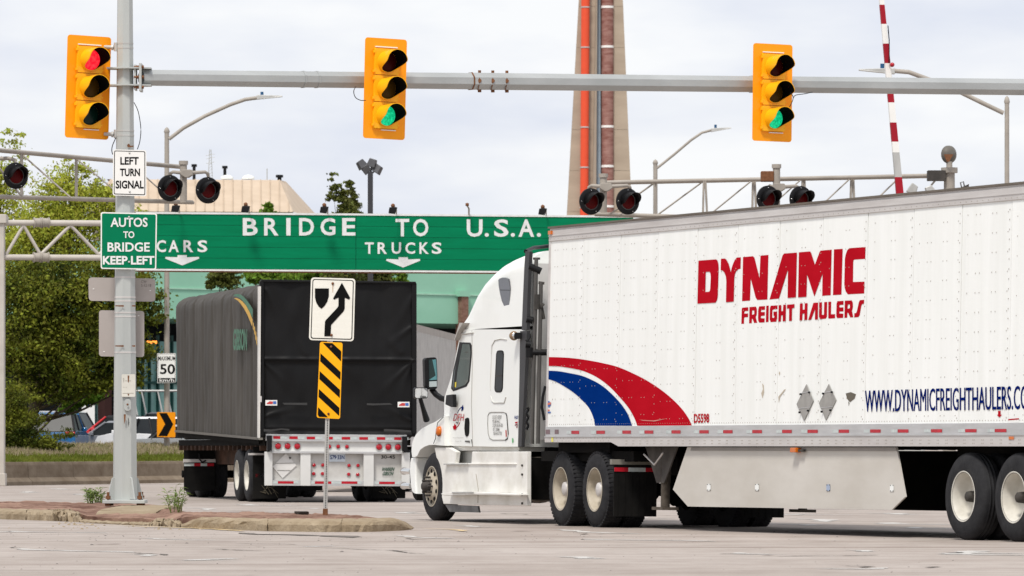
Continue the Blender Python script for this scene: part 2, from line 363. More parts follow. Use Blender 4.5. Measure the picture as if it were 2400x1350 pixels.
for x0, y0, x1, y1, wd in [(600,1249,800,1261,.5),(330,1296,380,1302,.12),(20,1283,60,1285,.1),(560,1274,700,1277,.12),(740,1285,980,1292,.1),(1830,1305,2060,1301,.16),(2150,1329,2210,1331,.2),(1340,1251,1390,1253,.15),(480,1287,640,1292,.1),
        (1980,1326,2040,1331,.16),(940,1262,1010,1266,.1),(1190,1204,1220,1206,.2),(900,1290,1000,1299,.08),(1700,1298,1730,1299,.2)]: ragged(PG(x0, y0), PG(x1, y1), wd, mb=ck, z=.006, jit=.48)
for nm, mb_, mt in (('road_paint_streaks', pl, paintline), ('yellow_road_line', yl, yline), ('road_cracks', ck, crackm)): struct(mb_.build(nm, mt, fixn=False))
gv = MB()                                     # loose grit along the kerb
for i in range(520):
    px = random.uniform(0, 2400); py = random.uniform(1250, 1345) if random.random() < .35 else random.gauss(1258, 9)
    if py < 1247: continue
    if px > 1300 and random.random() < .5: continue
    p = PG(px, py); s_ = random.uniform(.004, .014)*(2 if random.random() < .06 else 1)
    gv.add([p+Vector((-s_, 0, 0)), p+Vector((0, -s_, 0)), p+Vector((s_, 0, .002)), p+Vector((0, s_, 0)), p+Vector((0, 0, s_*.5))], [(0,1,4),(1,2,4),(2,3,4),(3,0,4)])
gv.build('grit', M('grit_dark', (.05, .045, .04), .9, rgb2=(.3, .27, .25), vs=(1, 1, 1)), kind='stuff')

# ------------------------------------------------------------------ traffic island: paving + broken kerb stones
KH = .15
def along(pl, x):
    for (x0, y0), (x1, y1) in zip(pl, pl[1:]):
        if x <= x1: return y0+(y1-y0)*(x-x0)/(x1-x0)
    return pl[-1][1]
FR = [(-60,1214),(0,1217),(60,1219),(126,1221),(170,1223),(225,1227),(300,1231),(385,1234),(424,1237),(520,1241.5),(627,1245),(760,1247),(870,1246.5),(935,1244),(966,1241)]
BKR = [(-60,1174),(60,1175.5),(120,1176.5),(165,1177.5),(190,1178),(225,1179),(300,1180),(368,1183),(405,1196),(440,1201),(520,1200.5),(640,1202),(760,1205),(840,1209),(900,1216),(948,1228)]
def fz(x):              # height of the paving at its front edge: knocked down between the broken kerb ends
    if x < 165 or x > 435: return KH-.004
    if x < 200: return KH-.07*(x-165)/35
    if x > 400: return KH-.07*(435-x)/35
    return KH-.07
isl = MB(); NX, NY = 120, 9; grid = []
for i in range(NX+1):
    x = -60+(918+60)*i/NX; A = PG(x, along(FR, x)); A.y += (.5 if x > 424 else .8); A.z = fz(x)
    B = PG(x, along(BKR, x), KH)
    if B.y < A.y+.25: B.y = A.y+.25
    A.x *= A.y/(A.y-.5); row = []
    for j in range(NY):
        t = j/(NY-1); q = A.lerp(B, t); q.z = A.z+(KH-A.z)*min(1, t*1.6)+random.uniform(-.007, .007)+(.012 if ((i//7)+j//2) % 3 == 0 else 0)
        if x > 870: q.z -= .10*((x-870)/80)**2
        row.append(q)
    grid.append(row)
isl.add([p for r_ in grid for p in r_], [(i*NY+j, (i+1)*NY+j, (i+1)*NY+j+1, i*NY+j+1) for i in range(NX) for j in range(NY-1)])
for edge in ([r_[-1] for r_ in grid], [r_[0] for r_ in grid], grid[-1]):
    isl.add([p for p in edge]+[Vector((p.x, p.y, -.02)) for p in edge], [(i, i+1, len(edge)+i+1, len(edge)+i) for i in range(len(edge)-1)])
island = struct(isl.build('traffic_island', brickm, fixn=False))
def kerb(x0, x1, z=KH, wd=.6, seed=0, rough=.010, t0=0, t1=0, lbl=None, y_off=0, fr=None):
    # one kerb stone on the front line between photo columns x0 and x1; t0/t1: how far its ends are knocked down
    rnd = random.Random(seed); m = MB(); N_ = 18; secs = []
    for i in range(N_+1):
        t = i/N_; x = x0+(x1-x0)*t; c = PG(x, along(fr or FR, x)); c.y += y_off; e = 1
        if t0 and t < .25: e = 1-t0*(1-t/.25)**1.5
        if t1 and t > .6: e = min(e, 1-t1*((t-.6)/.4)**2.2)
        secs.append([c+Vector((rnd.uniform(-rough, rough)*.5, u*wd+rnd.uniform(-rough, rough)*2, (v*z*e if v > 0 else -.03)+(rnd.uniform(-rough, rough)*.6 if v > .3 else 0))) for u, v in ((0, -.1), (0, .55), (.05, .80), (.15, .94), (.35, 1.0), (.75, 1.03), (1, 1.0), (1, -.1))])
    m.loft(secs, smooth=False)
    o = m.build('kerb_stone', kerbc, island, world=True)
    if lbl: o['label'] = lbl
    return o
kerb(-60, 60, wd=.9, seed=1); kerb(61, 126, wd=.9, seed=2, rough=.014)
kerb(127, 186, z=.15, wd=.9, seed=3, rough=.05, t1=.85, lbl='crumbled kerb end broken off to bare aggregate')
kerb(187, 300, z=.035, wd=1.0, seed=4, rough=.012); kerb(301, 350, z=.04, wd=1.0, seed=9, rough=.012)
kerb(224, 363, z=.165, wd=6.5, seed=5, rough=.004, fr=[(224,1221),(363,1222)], lbl='concrete plinth under the signal pole')
kerb(351, 422, z=.085, wd=.9, seed=6, rough=.05, t0=.5, t1=.3, lbl='crumbled low kerb end')
kerb(424, 627, wd=.6, seed=7, rough=.016, t0=.75); kerb(628, 800, z=.158, wd=.7, seed=8, rough=.008); kerb(800, 965, z=.158, wd=1.3, seed=11, rough=.008, t1=.93)
dbr = MB()
for i in range(90):
    px = random.choice([random.gauss(180, 30), random.gauss(400, 30), random.uniform(0, 900)]); py = random.uniform(1222, 1240)+px*.012
    p = PG(px, py); s_ = random.uniform(.006, .03)
    dbr.add([p+Vector((-s_, 0, 0)), p+Vector((0, -s_, 0)), p+Vector((s_, 0, 0)), p+Vector((0, s_, 0)), p+Vector((0, 0, s_*.8))], [(0,1,4),(1,2,4),(2,3,4),(3,0,4)])
dbr.build('concrete_rubble', kerbc, kind='stuff')
sl = MB(); sl.prism([PG(690, 1203, .16), PG(720, 1203, .16), PG(724, 1204.5, .16), PG(700, 1205.5, .16)], (0, 0, .03))
tag(sl.build('litter', M('dark_litter', (.03, .022, .015), .9)), 'flat dark scrap lying on the paving left of the median sign post', 'litter')

# ------------------------------------------------------------------ barrier wall, verge, parking lot
WA, WB = P(-80, HY, 147.5), P(620, HY, 168.0)
wdir = (WB-WA).normalized(); wn = Vector((wdir.y, -wdir.x, 0))          # towards the camera
wall = thing('concrete_barrier', 'long low brown concrete barrier wall along the far side of the road', 'wall', (WA.x, WA.y, 0))
cuts = [-80, 5, 65, 171, 300, 425, 540, 620]
wl = (WB-WA).length
def wpt(px): return Surf(Vector((WA.x, WA.y, 0)), wdir).at(px, HY)
for i in range(len(cuts)-1):
    a, b_ = wpt(cuts[i]), wpt(cuts[i+1]); a.z = b_.z = 0; a = a+wdir*.012; b_ = b_-wdir*.012
    m = MB(); prof = [(0.16, 0), (0.15, .1), (.02, .22), (0, .58), (-.02, .655), (-.06, .66), (-.30, .66), (-.33, .6), (-.33, 0)]
    m.loft([[p+wn*u+Vector((0, 0, v)) for u, v in prof] for p in (a, b_)], smooth=False); m.build('wall_segment', conc, wall, world=True)
m = MB(); nx, ny = 40, 14; rows = []
for j in range(ny+1):
    t = j/ny
    for i in range(nx+1):
        a = WA.lerp(WB, i/nx*2.0-.8); a.z = 0; q = a-wn*.2+Vector((-.02, .45+t*36, 0))
        z = .60+.47*min(1, t*2.4) if t < .5 else 1.07-.47*min(1, (t-.5)*4)
        if j == ny: z = -.05
        q.z = z+random.uniform(-.02, .02); rows.append(q)
m.add(rows, [(j*(nx+1)+i, j*(nx+1)+i+1, (j+1)*(nx+1)+i+1, (j+1)*(nx+1)+i) for j in range(ny) for i in range(nx)], smooth=True)
struct(m.build('grass_verge', soil))
def tufts(name, mat, n, t0, t1, h0, h1, spread, zoff=0):
    m = MB()
    for i in range(n):
        s_ = random.uniform(-.3, .85); t = random.uniform(t0, t1); a = WA.lerp(WB, s_); a.z = 0; q = a-wn*.2+Vector((0, .45+t*36, 0))
        z = .60+.47*min(1, t*2.4); h_ = random.uniform(h0, h1)
        for k in range(4):
            dx = random.gauss(0, spread); bx = random.uniform(-.12, .12); wv = random.uniform(.012, .03)
            b0 = Vector((q.x+bx, q.y+random.uniform(-.3, .3), z-.02)); tp = b0+Vector((dx, random.gauss(0, .05), h_*random.uniform(.7, 1.1)))
            m.add([b0+Vector((-wv, 0, 0)), b0+Vector((wv, 0, 0)), tp], [(0, 1, 2)])
    return m.build(name, mat, fixn=False, kind='stuff')
tufts('verge_grass', grassm, 15000, 0.0, .42, .06, .2, .06)
tufts('dry_verge_grass', grasst, 5200, .14, .44, .10, .26, .06)
lot = MB(); lot.box((-45, 186, -.05), (10, 420, .60)); struct(lot.build('parking_lot', M('lot_asphalt', (.16, .155, .15), .9)))
for o_ in (): pass

# ------------------------------------------------------------------ trees
def tube_np(): pass
def foliage(lobes, d, n, ls, clus, dr=.6, asp=.55, droop=0):
    # lobes: (px, py, rx, ry, weight) in photo pixels at distance d; leaves sit in clumps inside the lobes
    k = d/F; cs = []; wts = np.array([l_[2]*l_[3]*(l_[4] if len(l_) > 4 else 1) for l_ in lobes], float); wts /= wts.sum()
    idx = rng.choice(len(lobes), clus, p=wts); cen = np.zeros((clus, 3)); rad = np.zeros(clus)
    for c in range(clus):
        l_ = lobes[idx[c]]; v = rng.normal(size=3); v /= np.linalg.norm(v); rr = rng.random()**.42
        cen[c] = ((l_[0]-HX)*k+v[0]*rr*l_[2]*k, d+v[1]*rr*l_[2]*k*dr*1.4, CH+(HY-l_[1])*k+v[2]*rr*l_[3]*k)
        rad[c] = rng.uniform(.5, 1.25)*min(l_[2], l_[3])*k*.25
    ci = rng.integers(0, clus, n); pos = cen[ci]+rng.normal(size=(n, 3))*rad[ci][:, None]*np.array([1.3, 1.3, .42])+np.array([0, 0, .25])*(rng.normal(size=(n, 1))*rad[ci][:, None])
    a = rng.normal(size=(n, 3)); a /= np.linalg.norm(a, axis=1)[:, None]; b = rng.normal(size=(n, 3)); b -= (b*a).sum(1)[:, None]*a; b /= np.linalg.norm(b, axis=1)[:, None]
    s = ls*rng.uniform(.6, 1.35, n)[:, None]
    V = np.stack([pos-a*s, pos+b*s*asp, pos+a*s, pos-b*s*asp], 1).reshape(-1, 3)
    return V, cen
def mesh_quads(name, V, mat, parent):
    n = len(V)//4; me = bpy.data.meshes.new(name); im = np.array(wm(parent).inverted()); V = V @ im[:3, :3].T+im[:3, 3]
    me.vertices.add(len(V)); me.vertices.foreach_set('co', V.astype(np.float32).ravel()); me.loops.add(n*4); me.loops.foreach_set('vertex_index', np.arange(n*4, dtype=np.int32))
    me.polygons.add(n); me.polygons.foreach_set('loop_start', np.arange(0, n*4, 4, dtype=np.int32)); me.update(); me.validate(); me.materials.append(mat)
    o = bpy.data.objects.new(name, me); col.objects.link(o); o.parent = parent; return o
def tree(name, label, cat, base_px, d, lobes, n, ls, mat, clus, trunk=.18, gz=.6, group=None, dr=.6, nb=26, asp=.55, fork=.35):
    bx = (base_px-HX)*d/F; o = thing(name, label, cat, (bx, d, gz), group=group)
    V, cen = foliage(lobes, d, n, ls, clus, dr, asp); mesh_quads('crown', V, mat, o)
    m = MB(); k = d/F; topz = CH+(HY-min(l_[1]-l_[3]*.6 for l_ in lobes))*k
    cx = np.mean([l_[0] for l_ in lobes]); tx = (cx-HX)*k
    pts = [Vector((bx, d, gz-.1))]
    for i in range(1, 7): t = i/6; pts.append(Vector((bx+(tx-bx)*t+random.uniform(-.1, .1), d+random.uniform(-.1, .1), gz+(topz-gz)*t*.9)))
    m.tube(pts, [trunk*(1-.85*i/6) for i in range(7)], 8)
    sel = rng.choice(len(cen), min(nb, len(cen)), replace=False)
    for c in sel:
        c = Vector(cen[c]); t = max(.08, min(.95, (c.z-gz)/(topz-gz)-fork*.5)); i = min(5, int(t*6)); s_ = pts[i].lerp(pts[i+1], t*6-i)
        mid = s_.lerp(c, .5)+Vector((0, 0, -.05*(c-s_).length)); m.tube([s_, mid, c], [trunk*.33*(1-t*.6), trunk*.2*(1-t*.6), .008], 5, cap=False)
    m.build('trunk', bark, o, world=True, fixn=False)
    return o
tree('spring_tree', 'airy yellow green tree whose top stands nearest the left edge', 'tree', -20, 186,
     [(5,400,55,95,.7),(-30,480,90,120,.7),(40,560,70,80),(-60,620,120,150),(30,320,22,30,.5)], 13000, .062, leafA, 330, .16, nb=40)
tree('spring_tree', 'airy light green tree rising between the left edge and the signal pole', 'tree', 45, 181,
     [(150,450,60,62),(170,398,34,40,.7),(110,520,70,70),(210,480,60,60),(245,440,34,38,.7),(150,560,110,80),(60,600,70,90),(270,520,44,60),(330,520,22,28,.5),(205,395,18,22,.5)], 25000, .058, leafA, 430, .15, nb=60)
tree('leafy_tree', 'dense dark green tree filling the left behind the gantry truss and signal pole', 'tree', 30, 172,
     [(120,700,130,100),(240,700,100,90),(60,800,90,110),(200,830,120,95),(320,690,55,60,.8),(350,730,40,40,.6),(270,880,70,50,.7),(110,900,90,50,.8),(320,830,45,60,.7),(60,660,60,60,.6),(250,640,80,40,.5)], 58000, .062, leafB, 520, .22, nb=60)
tree('shrub', 'low dark green juniper bush sprawling over the barrier wall at the left edge', 'shrub', 70, 160,
     [(40,1015,70,50),(92,1048,42,28),(15,950,50,70),(0,1040,50,45),(120,1060,34,18,.7),(70,1062,70,22),(142,1022,34,30,.22)], 26000, .05, leafB, 420, .06, nb=16, asp=.4)
tree('leafy_tree', 'branch of fresh green leaves hanging low over the parked cars right of the shrub', 'tree', 40, 176,
     [(190,930,55,22,.8),(215,905,30,20,.6),(165,960,25,18,.5),(230,880,26,30,.6)], 2600, .09, leafC, 60, .06, nb=8)
tree('columnar_tree', 'narrow upright olive green tree standing behind the bridge sign, taller left spire', 'tree', 792, 215,
     [(780,410,9,16),(786,440,16,16),(800,468,20,22),(808,495,30,18),(777,462,12,12,.6),(812,520,36,30),(800,560,40,50),(820,600,44,40),(800,650,60,22)], 9000, .075, leafD, 240, .1, nb=14, dr=.8)
tree('columnar_tree', 'thin olive green tree spire just right of the taller spire behind the bridge sign', 'tree', 826, 217,
     [(820,432,9,12),(825,455,12,14),(828,478,14,16),(832,500,18,18),(836,540,22,30)], 4500, .07, leafD, 120, .07, nb=10, dr=.8)
tree('small_tree', 'bright green tree top poking above the bridge sign left of the spires', 'tree', 628, 205,
     [(626,487,13,10),(630,510,20,18),(628,560,30,40),(640,650,70,18),(600,648,40,16)], 6000, .085, leafC, 160, .08, nb=10)
tree('conifer', 'dark olive conifer behind the bridge sign, above the front of the grey curtain trailer', 'tree', 520, 200,
     [(525,655,34,24),(495,668,18,10,.6),(540,640,24,14)], 4200, .07, leafD, 90, .08, nb=8)
tree('small_tree', 'mixed green trees showing under the bridge sign behind the direction sign', 'tree', 720, 222,
     [(700,650,50,20),(760,655,50,24),(730,640,60,16)], 5200, .085, leafC, 120, .1, nb=8)
tree('conifer', 'olive conifer tops under the bridge sign right of the direction sign', 'tree', 870, 219,
     [(860,650,36,22),(905,645,22,18),(840,660,30,20)], 4200, .075, leafD, 90, .09, nb=8)
tree('small_tree', 'tiny isolated green tree top above the black tarpaulin trailer', 'tree', 938, 216,
     [(938,648,12,10),(940,665,12,14)], 900, .08, leafC, 26, .05, nb=4)

# ------------------------------------------------------------------ buildings
def building():
    sf = surf2(350, 262, 1050, 273.7); b = thing('canopy_building', 'long mint green flat building with dark open ground floor behind the trees', 'building', sf.at(350, HY)-Vector((0, 0, CH)))
    m = MB(); back = -sf.n*24
    zt, zm, zb = 11.1, 8.9, 7.4
    def at(px, z, off=0): p = sf.at(px, HY, off); p.z = z; return p
    x0, x1 = 215, 1640
    def slab(x0, x1, z0, z1, off, dep): return [at(x0, z0, off), at(x1, z0, off), at(x1, z0, off)-sf.n*dep, at(x0, z0, off)-sf.n*dep, at(x0, z1, off), at(x1, z1, off), at(x1, z1, off)-sf.n*dep, at(x0, z1, off)-sf.n*dep]
    m.hexa(slab(x0, x1, zb, zm-.05, 0, 22)); m.build('fascia', mint, b, world=True)
    m = MB(); m.hexa(slab(x0, x1, zm-.05, zm+.02, .05, 22)); m.build('ledge', M('mint_ledge', (.36, .58, .45), .6), b, world=True)
    m = MB(); m.hexa(slab(x0, x1, zm+.02, zt, -.02, 22)); m.build('parapet', mint, b, world=True)
    m = MB(); m.hexa(slab(x0, x1, -.05, zb-.01, -9, 12.8)); m.build('rear_wall', dark_i, b, world=True)  # near-black colour stands in for the shade of the open ground floor
    for px in (700, 1300, 1500):
        m = MB(); m.hexa(slab(px-5, px+5, .6, zb, -1, .5)); m.build('column', tealf, b, world=True)
    m = MB(); m.hexa(slab(1082, 1098, .6, zm-.1, .3, .5)); m.build('pier', M('pier_brick', (.15, .075, .05), .9, rgb2=(.27, .16, .12), vs=(4, 4, 9)), b, world=True)
    m = MB(); m.hexa(slab(1078, 1102, zm-.1, zm+.2, .35, .6)); m.build('pier_cap', mint, b, world=True)
    # glazed ground floor bays at the left
    for i, (a, c) in enumerate([(205,225),(226,243),(321,336),(339,352),(354,371),(374,404),(407,430)]):
        m = MB(); m.hexa(slab(a, c, 1.6, 6.3, -1.5, .1)); m.build('glazing', teal, b, world=True)
    for px in (203.5, 225, 244, 337, 353, 372.5, 405.5):
        m = MB(); m.hexa(slab(px-1.2, px+1.2, .6, 6.6, -1.3, .2)); m.build('mullion', tealf, b, world=True)
    m = MB(); m.hexa(slab(200, 435, .6, 1.9, -1.35, .2)); m.build('sill_band', tealf, b, world=True)
    m = MB(); m.hexa(slab(200, 435, 4.2, 4.32, -1.32, .2)); m.build('transom', tealf, b, world=True)
    m = MB(); m.hexa(slab(246, 262, .6, 5.6, -.5, .6)); m.build('column', M('maroon_column', (.035, .012, .010), .7), b, world=True)
    return b
building()
rf = thing('hip_roof_building', 'beige standing seam hip roof with vents above the left end of the bridge sign', 'building', (P(480, HY, 300).x, 300, 0))
sr = surf2(300, 300, 690, 303)
def rp_(px, py, back=0): p = sr.at(px, py); C_ = Vector((0, 0, CH)); return C_+(p-C_)*((p.y+back)/p.y)
tl, tr, bl, br = rp_(250, 420, 5.5), rp_(655, 422, 5.5), rp_(215, 495), rp_(687, 497)
cols_ = [215+22*i for i in range(22)]+[687]
def rtop(x):
    if x <= 250: t = (x-215)/35; return bl.lerp(tl, max(t, .001))
    if x <= 655: return tl.lerp(tr, (x-250)/405)
    return tr.lerp(br, min((x-655)/32, .999))
def rbot(x): return bl.lerp(br, (x-215)/472)
for a, c in zip(cols_, cols_[1:]):
    if c - a < 3: continue
    m = MB(); p = [rbot(a), rbot(c)]+([rtop(c)] if c <= 655 or a >= 655 else [rtop(c), tr])+[rtop(a)]
    m.prism(p, (0, .12, -.1)); m.tube([rbot(c-.3)+Vector((0, -.02, .02)), rtop(c-.3)+Vector((0, -.02, .02))], .03, 4); m.build('roof_panel', beige, rf, world=True)
m = MB(); m.add([br, br+Vector((1.2, 9, 0)), tr+Vector((.3, 1.5, 0)), tr], [(0, 1, 2, 3)]); m.add([tl, tr, tr+Vector((0, 9, -.3)), tl+Vector((0, 9, -.3))], [(0, 1, 2, 3)]); m.build('roof_side', beige, rf, world=True)
m = MB(); a, c = bl+Vector((0, .05, 0)), br+Vector((0, .05, 0)); m.hexa([a-Vector((0,0,.28)), c-Vector((0,0,.28)), c+Vector((0,9,-.28)), a+Vector((0,9,-.28)), a-Vector((0,0,.02)), c-Vector((0,0,.02)), c+Vector((0,9,-.02)), a+Vector((0,9,-.02))]); m.build('eaves', M('brown_eaves', (.10, .06, .045), .7), rf, world=True)
m = MB(); a = bl-Vector((0, -1, .25)); c = br-Vector((0, -1, .25)); m.hexa([Vector((a.x, a.y, 0)), Vector((c.x, c.y, 0)), Vector((c.x, c.y+9, 0)), Vector((a.x, a.y+9, 0)), a, c, c+Vector((0, 9, 0)), a+Vector((0, 9, 0))]); m.build('wall', M('beige_wall', (.34, .29, .23), .8), rf, world=True)
for px, y0, y1, r_ in ((455, 391, 424, .09), (527, 395, 420, .09), (655, 416, 424, .12)):
    m = MB(); p = rp_(px, y1, 6); q = rp_(px, y0, 6); m.tube([p, q], r_, 8); m.tube([q, q+Vector((0, 0, .15))], r_*1.8, 8); m.build('vent_pipe', blackp, rf, world=True)
for px in (532, 582):
    m = MB(); p = rp_(px, 420, 6); m.lathe([(0, .36), (.12, .36), (.22, .2), (.26, .001)], (p.x, p.y, p.z), 'z', 14); m.build('roof_vent', white, rf, world=True)
m = MB(); p = rp_(626, 423, 6); m.tube([p, rp_(626, 395, 6)], .03, 5); m.build('mast', galv, rf, world=True)
m = MB(); p = rp_(493, 424, 6); q = rp_(493, 350, 6)
for s_ in (-.13, .13): m.tube([p+Vector((s_, 0, 0)), q+Vector((s_*.3, 0, 0))], .018, 4)
for i in range(10):
    t = i/10; a = p.lerp(q, t); m.tube([a+Vector((-.12*(1-t*.7), 0, 0)), p.lerp(q, t+.08)+Vector((.12*(1-t*.7), 0, 0))], .012, 4)
for zz in (.55, .7, .8): a = p.lerp(q, zz); m.tube([a+Vector((-.25, 0, 0)), a+Vector((.25, 0, .1))], .012, 4)
m.build('lattice_antenna', galv, rf, world=True)

# bridge pylon
PD = 520.0; k_ = PD/F
py_ = thing('bridge_pylon', 'tall tapering concrete bridge pylon with an orange pipe and a brown banded pipe', 'tower', ((1404-HX)*k_, PD, 0))
def xs_at(xt, xb, z):   # x at height: xt at photo row 0, xb at row 500
    row = HY-(z-CH)/k_; return ((xt+(xb-xt)*row/500)-HX)*k_
def leg(name, l0, l1, r0, r1, y0, y1, mat):
    m = MB()
    zs = [0, 12, 24, 36, 48, 60]
    m.loft([[Vector((xs_at(l0, l1, z), y0, z)), Vector((xs_at(r0, r1, z), y0, z)), Vector((xs_at(r0, r1, z), y1, z)), Vector((xs_at(l0, l1, z), y1, z))] for z in zs], smooth=False)
    return m.build(name, mat, py_, world=True)
for z0 in range(0, 60, 4):
    for nm, l0, l1, r0, r1, yy, mt in (('concrete_lift', 1357, 1329, 1397, 1388, PD, pylon), ('concrete_lift', 1430, 1432, 1460, 1481, PD, pylon), ('concrete_lift', 1408.5, 1408.5, 1432, 1436, PD+2.2, pylond)):
        m = MB(); z1 = z0+3.97
        m.hexa([Vector((xs_at(l0, l1, z0), yy, z0)), Vector((xs_at(r0, r1, z0), yy, z0)), Vector((xs_at(r0, r1, z0), yy+3, z0)), Vector((xs_at(l0, l1, z0), yy+3, z0)),
                Vector((xs_at(l0, l1, z1), yy, z1)), Vector((xs_at(r0, r1, z1), yy, z1)), Vector((xs_at(r0, r1, z1), yy+3, z1)), Vector((xs_at(l0, l1, z1), yy+3, z1))])
        m.build(nm, mt, py_, world=True)
leg('joint_core', 1358.5, 1330.5, 1395.5, 1387, PD+.05, PD+2.9, pylond); leg('joint_core', 1431.5, 1433.5, 1458.5, 1479.5, PD+.05, PD+2.9, pylond)
m = MB(); zs = [0, 20, 40, 60]; m.loft([[Vector((xs_at(1397.3, 1388.3, z), PD-.25, z)), Vector((xs_at(1400, 1397, z), PD-.25, z)), Vector((xs_at(1400, 1397, z), PD+2, z)), Vector((xs_at(1397.3, 1388.3, z), PD+2, z))] for z in zs], smooth=False); m.build('edge_rib', pylond, py_, world=True)
m = MB(); m.loft([[Vector((xs_at(1400.3, 1397.5, z), PD+.3, z)), Vector((xs_at(1407, 1408.5, z), PD+.3, z)), Vector((xs_at(1407, 1408.5, z), PD+1, z)), Vector((xs_at(1400.3, 1397.5, z), PD+1, z))] for z in zs], smooth=False); m.build('steel_strip', bluesteel, py_, world=True)
m = MB(); m.tube([Vector((xs_at(1372, 1369, z), PD-.5, z)) for z in (0, 20, 40, 60)], [.42, .40, .41, .43], 20); m.build('orange_pipe', orpipe, py_, world=True)
m = MB(); m.tube([Vector((xs_at(1423.5, 1424, z), PD-.1, z)) for z in (0, 20, 40, 60)], .585, 24); m.build('brown_pipe', brpipe, py_, world=True)
for row in (-80, 18, 112, 206, 299, 393, 487):
    z = CH+(HY-row)*k_; x = xs_at(1372, 1369, z); m = MB(); m.lathe([(-.06, .40), (-.06, .46), (.06, .46), (.06, .40)], (x, PD-.5, z), 'z', 20, smooth=False); m.build('pipe_clamp', galv, py_, world=True)
for row in (-75, 17, 110, 204, 297, 390, 484):
    z = CH+(HY-row)*k_; x = xs_at(1423.5, 1424, z); m = MB(); m.lathe([(-.11, .58), (-.11, .615), (.11, .615), (.11, .58)], (x, PD-.1, z), 'z', 24, smooth=False); m.build('white_band', signw, py_, world=True)

# ------------------------------------------------------------------ parked cars beyond the wall
def car(name, label, px, d, yaw, Lc, Wc, Hc, paint, style='suv', gz=.6, cat='car'):
    o = thing(name, label, cat, ((px-HX)*d/F, d, gz), yaw, group='cars parked beyond the grass verge'); h = Hc; l2 = Lc/2; wd = Wc/2
    belt = .60*h; hood = .58*h if style != 'suv' else .62*h
    m = MB()
    prof = [(-l2, .25), (-l2+.02, belt*.8), (-l2+.12, belt), (-l2+.9, belt+.02), (l2*.35, belt), (l2*.45, hood), (l2*.9, hood*.88), (l2, hood*.65), (l2, .28), (l2-.1, .2), (-l2+.1, .2)]
    m.prism([(x, wd, z) for x, z in prof], (0, -Wc, 0)); m.build('body', paint, o, bevel=.07, seg=3)
    r0, r1 = (-l2+.08, -l2+.5) if style in ('suv', 'pickup') else (-l2+.7, -l2+1.25)
    if style == 'pickup': r0, r1 = -.6, -.45
    f0, f1 = l2*.42, l2*.42-.75
    m = MB(); iw = wd-.04; tw = wd-.2
    m.hexa([(r0, -iw, belt-.03), (f0, -iw, belt-.03), (f0, iw, belt-.03), (r0, iw, belt-.03), (r1, -tw, h-.06), (f1, -tw, h-.06), (f1, tw, h-.06), (r1, tw, h-.06)])
    m.build('window_glass', glass, o, bevel=.03)
    m = MB(); roofm = paint if style != 'convertible' else blackp
    m.hexa([(r1-.06, -tw-.02, h-.08), (f1+.06, -tw-.02, h-.08), (f1+.06, tw+.02, h-.08), (r1-.06, tw+.02, h-.08), (r1+.1, -tw+.1, h), (f1-.1, -tw+.1, h), (f1-.1, tw-.1, h), (r1+.1, tw-.1, h)])
    m.build('roof', roofm, o, bevel=.03)
    for s in (-1, 1):
        for (a, b_) in (((f0, belt), (f1, h-.06)), ((r0, belt), (r1, h-.06)), (((f0+r0)/2-.1, belt), ((f1+r1)/2-.1, h-.06))):
            m = MB(); m.tube([(a[0], s*(iw+.005), a[1]-.03), (b_[0], s*(tw+.012), b_[1])], .045, 6); m.build('pillar', paint if style == 'convertible' else (paint if b_[0] == f1 else blackp), o)
        m = MB(); m.box((f0-.35, s*(wd+.02)-.08, belt), (f0-.2, s*(wd+.02)+.1, belt+.15)); m.build('wing_mirror', paint, o, bevel=.03)
        for xx in (-l2+.85, l2-.85):
            m = MB(); y = s*(wd-.1); m.lathe([(-.11, .2), (-.11, .31), (-.08, .335), (.08, .335), (.11, .31), (.11, .2)], (xx, y, .335), 'y', 20); t_ = m.build('tyre', rubber, o)
            m = MB(); m.lathe([(s*.08, .2), (s*.06, .15), (s*.09, .06), (s*.09, .001)], (xx, y, .335), 'y', 14); m.build('rim', alu, t_)
        m = MB(); m.box((-l2-.012, s*(wd-.20)-.19, belt*.86), (-l2+.14, s*(wd-.20)+.19, belt*.98)); m.build('tail_light', redlens, o, bevel=.02)
        m = MB(); m.box((l2-.12, s*(wd-.35)-.16, hood*.62), (l2+.01, s*(wd-.35)+.16, hood*.78)); m.build('headlight', M('headlamp', (.6, .6, .62), .1, coat=.5), o, bevel=.02)
    m = MB(); m.box((-l2-.02, -.25, belt*.52), (-l2-.002, .25, belt*.62)); m.build('number_plate', signw, o)
    return o
bluep = M('blue_car_paint', (.010, .10, .26), .3, coat=.7, var=.05); redp = M('red_car_paint', (.55, .025, .03), .3, coat=.7, var=.05)
greyp = M('grey_car_paint', (.22, .225, .24), .3, coat=.7, metal=.3, var=.05); blkp = M('black_car_paint', (.02, .022, .026), .25, coat=.7, var=.1)
sgrey = M('silver_car_paint', (.36, .37, .38), .3, coat=.7, metal=.3, var=.05); whp = M('white_car_paint', (.80, .80, .80), .3, coat=.7, var=.02)
car('parked_suv', 'blue parked SUV seen from behind through the shrub at the left', 134, 201, R(88), 4.5, 1.9, 1.78, bluep)
car('parked_convertible', 'red parked convertible with a black soft top, just right of the blue SUV', 268, 216, R(172), 4.5, 1.8, 1.62, redp, 'convertible', gz=.74)
car('parked_sedan', 'grey parked sedan with its low bonnet beside the signal pole', 272, 205, R(164), 4.4, 1.8, 1.40, greyp, 'sedan', gz=.68)
car('parked_suv', 'white parked SUV with dark side windows right of the signal pole', 337, 199, R(128), 3.9, 1.85, 1.60, whp)
car('parked_suv', 'pale parked SUV at the far left mostly hidden by the tree and shrub', 95, 226, R(170), 4.6, 1.85, 2.0, sgrey)
car('parked_sedan', 'silver parked car mostly hidden behind the chevron sign post', 445, 196, R(8), 4.4, 1.8, 1.30, sgrey, 'sedan')
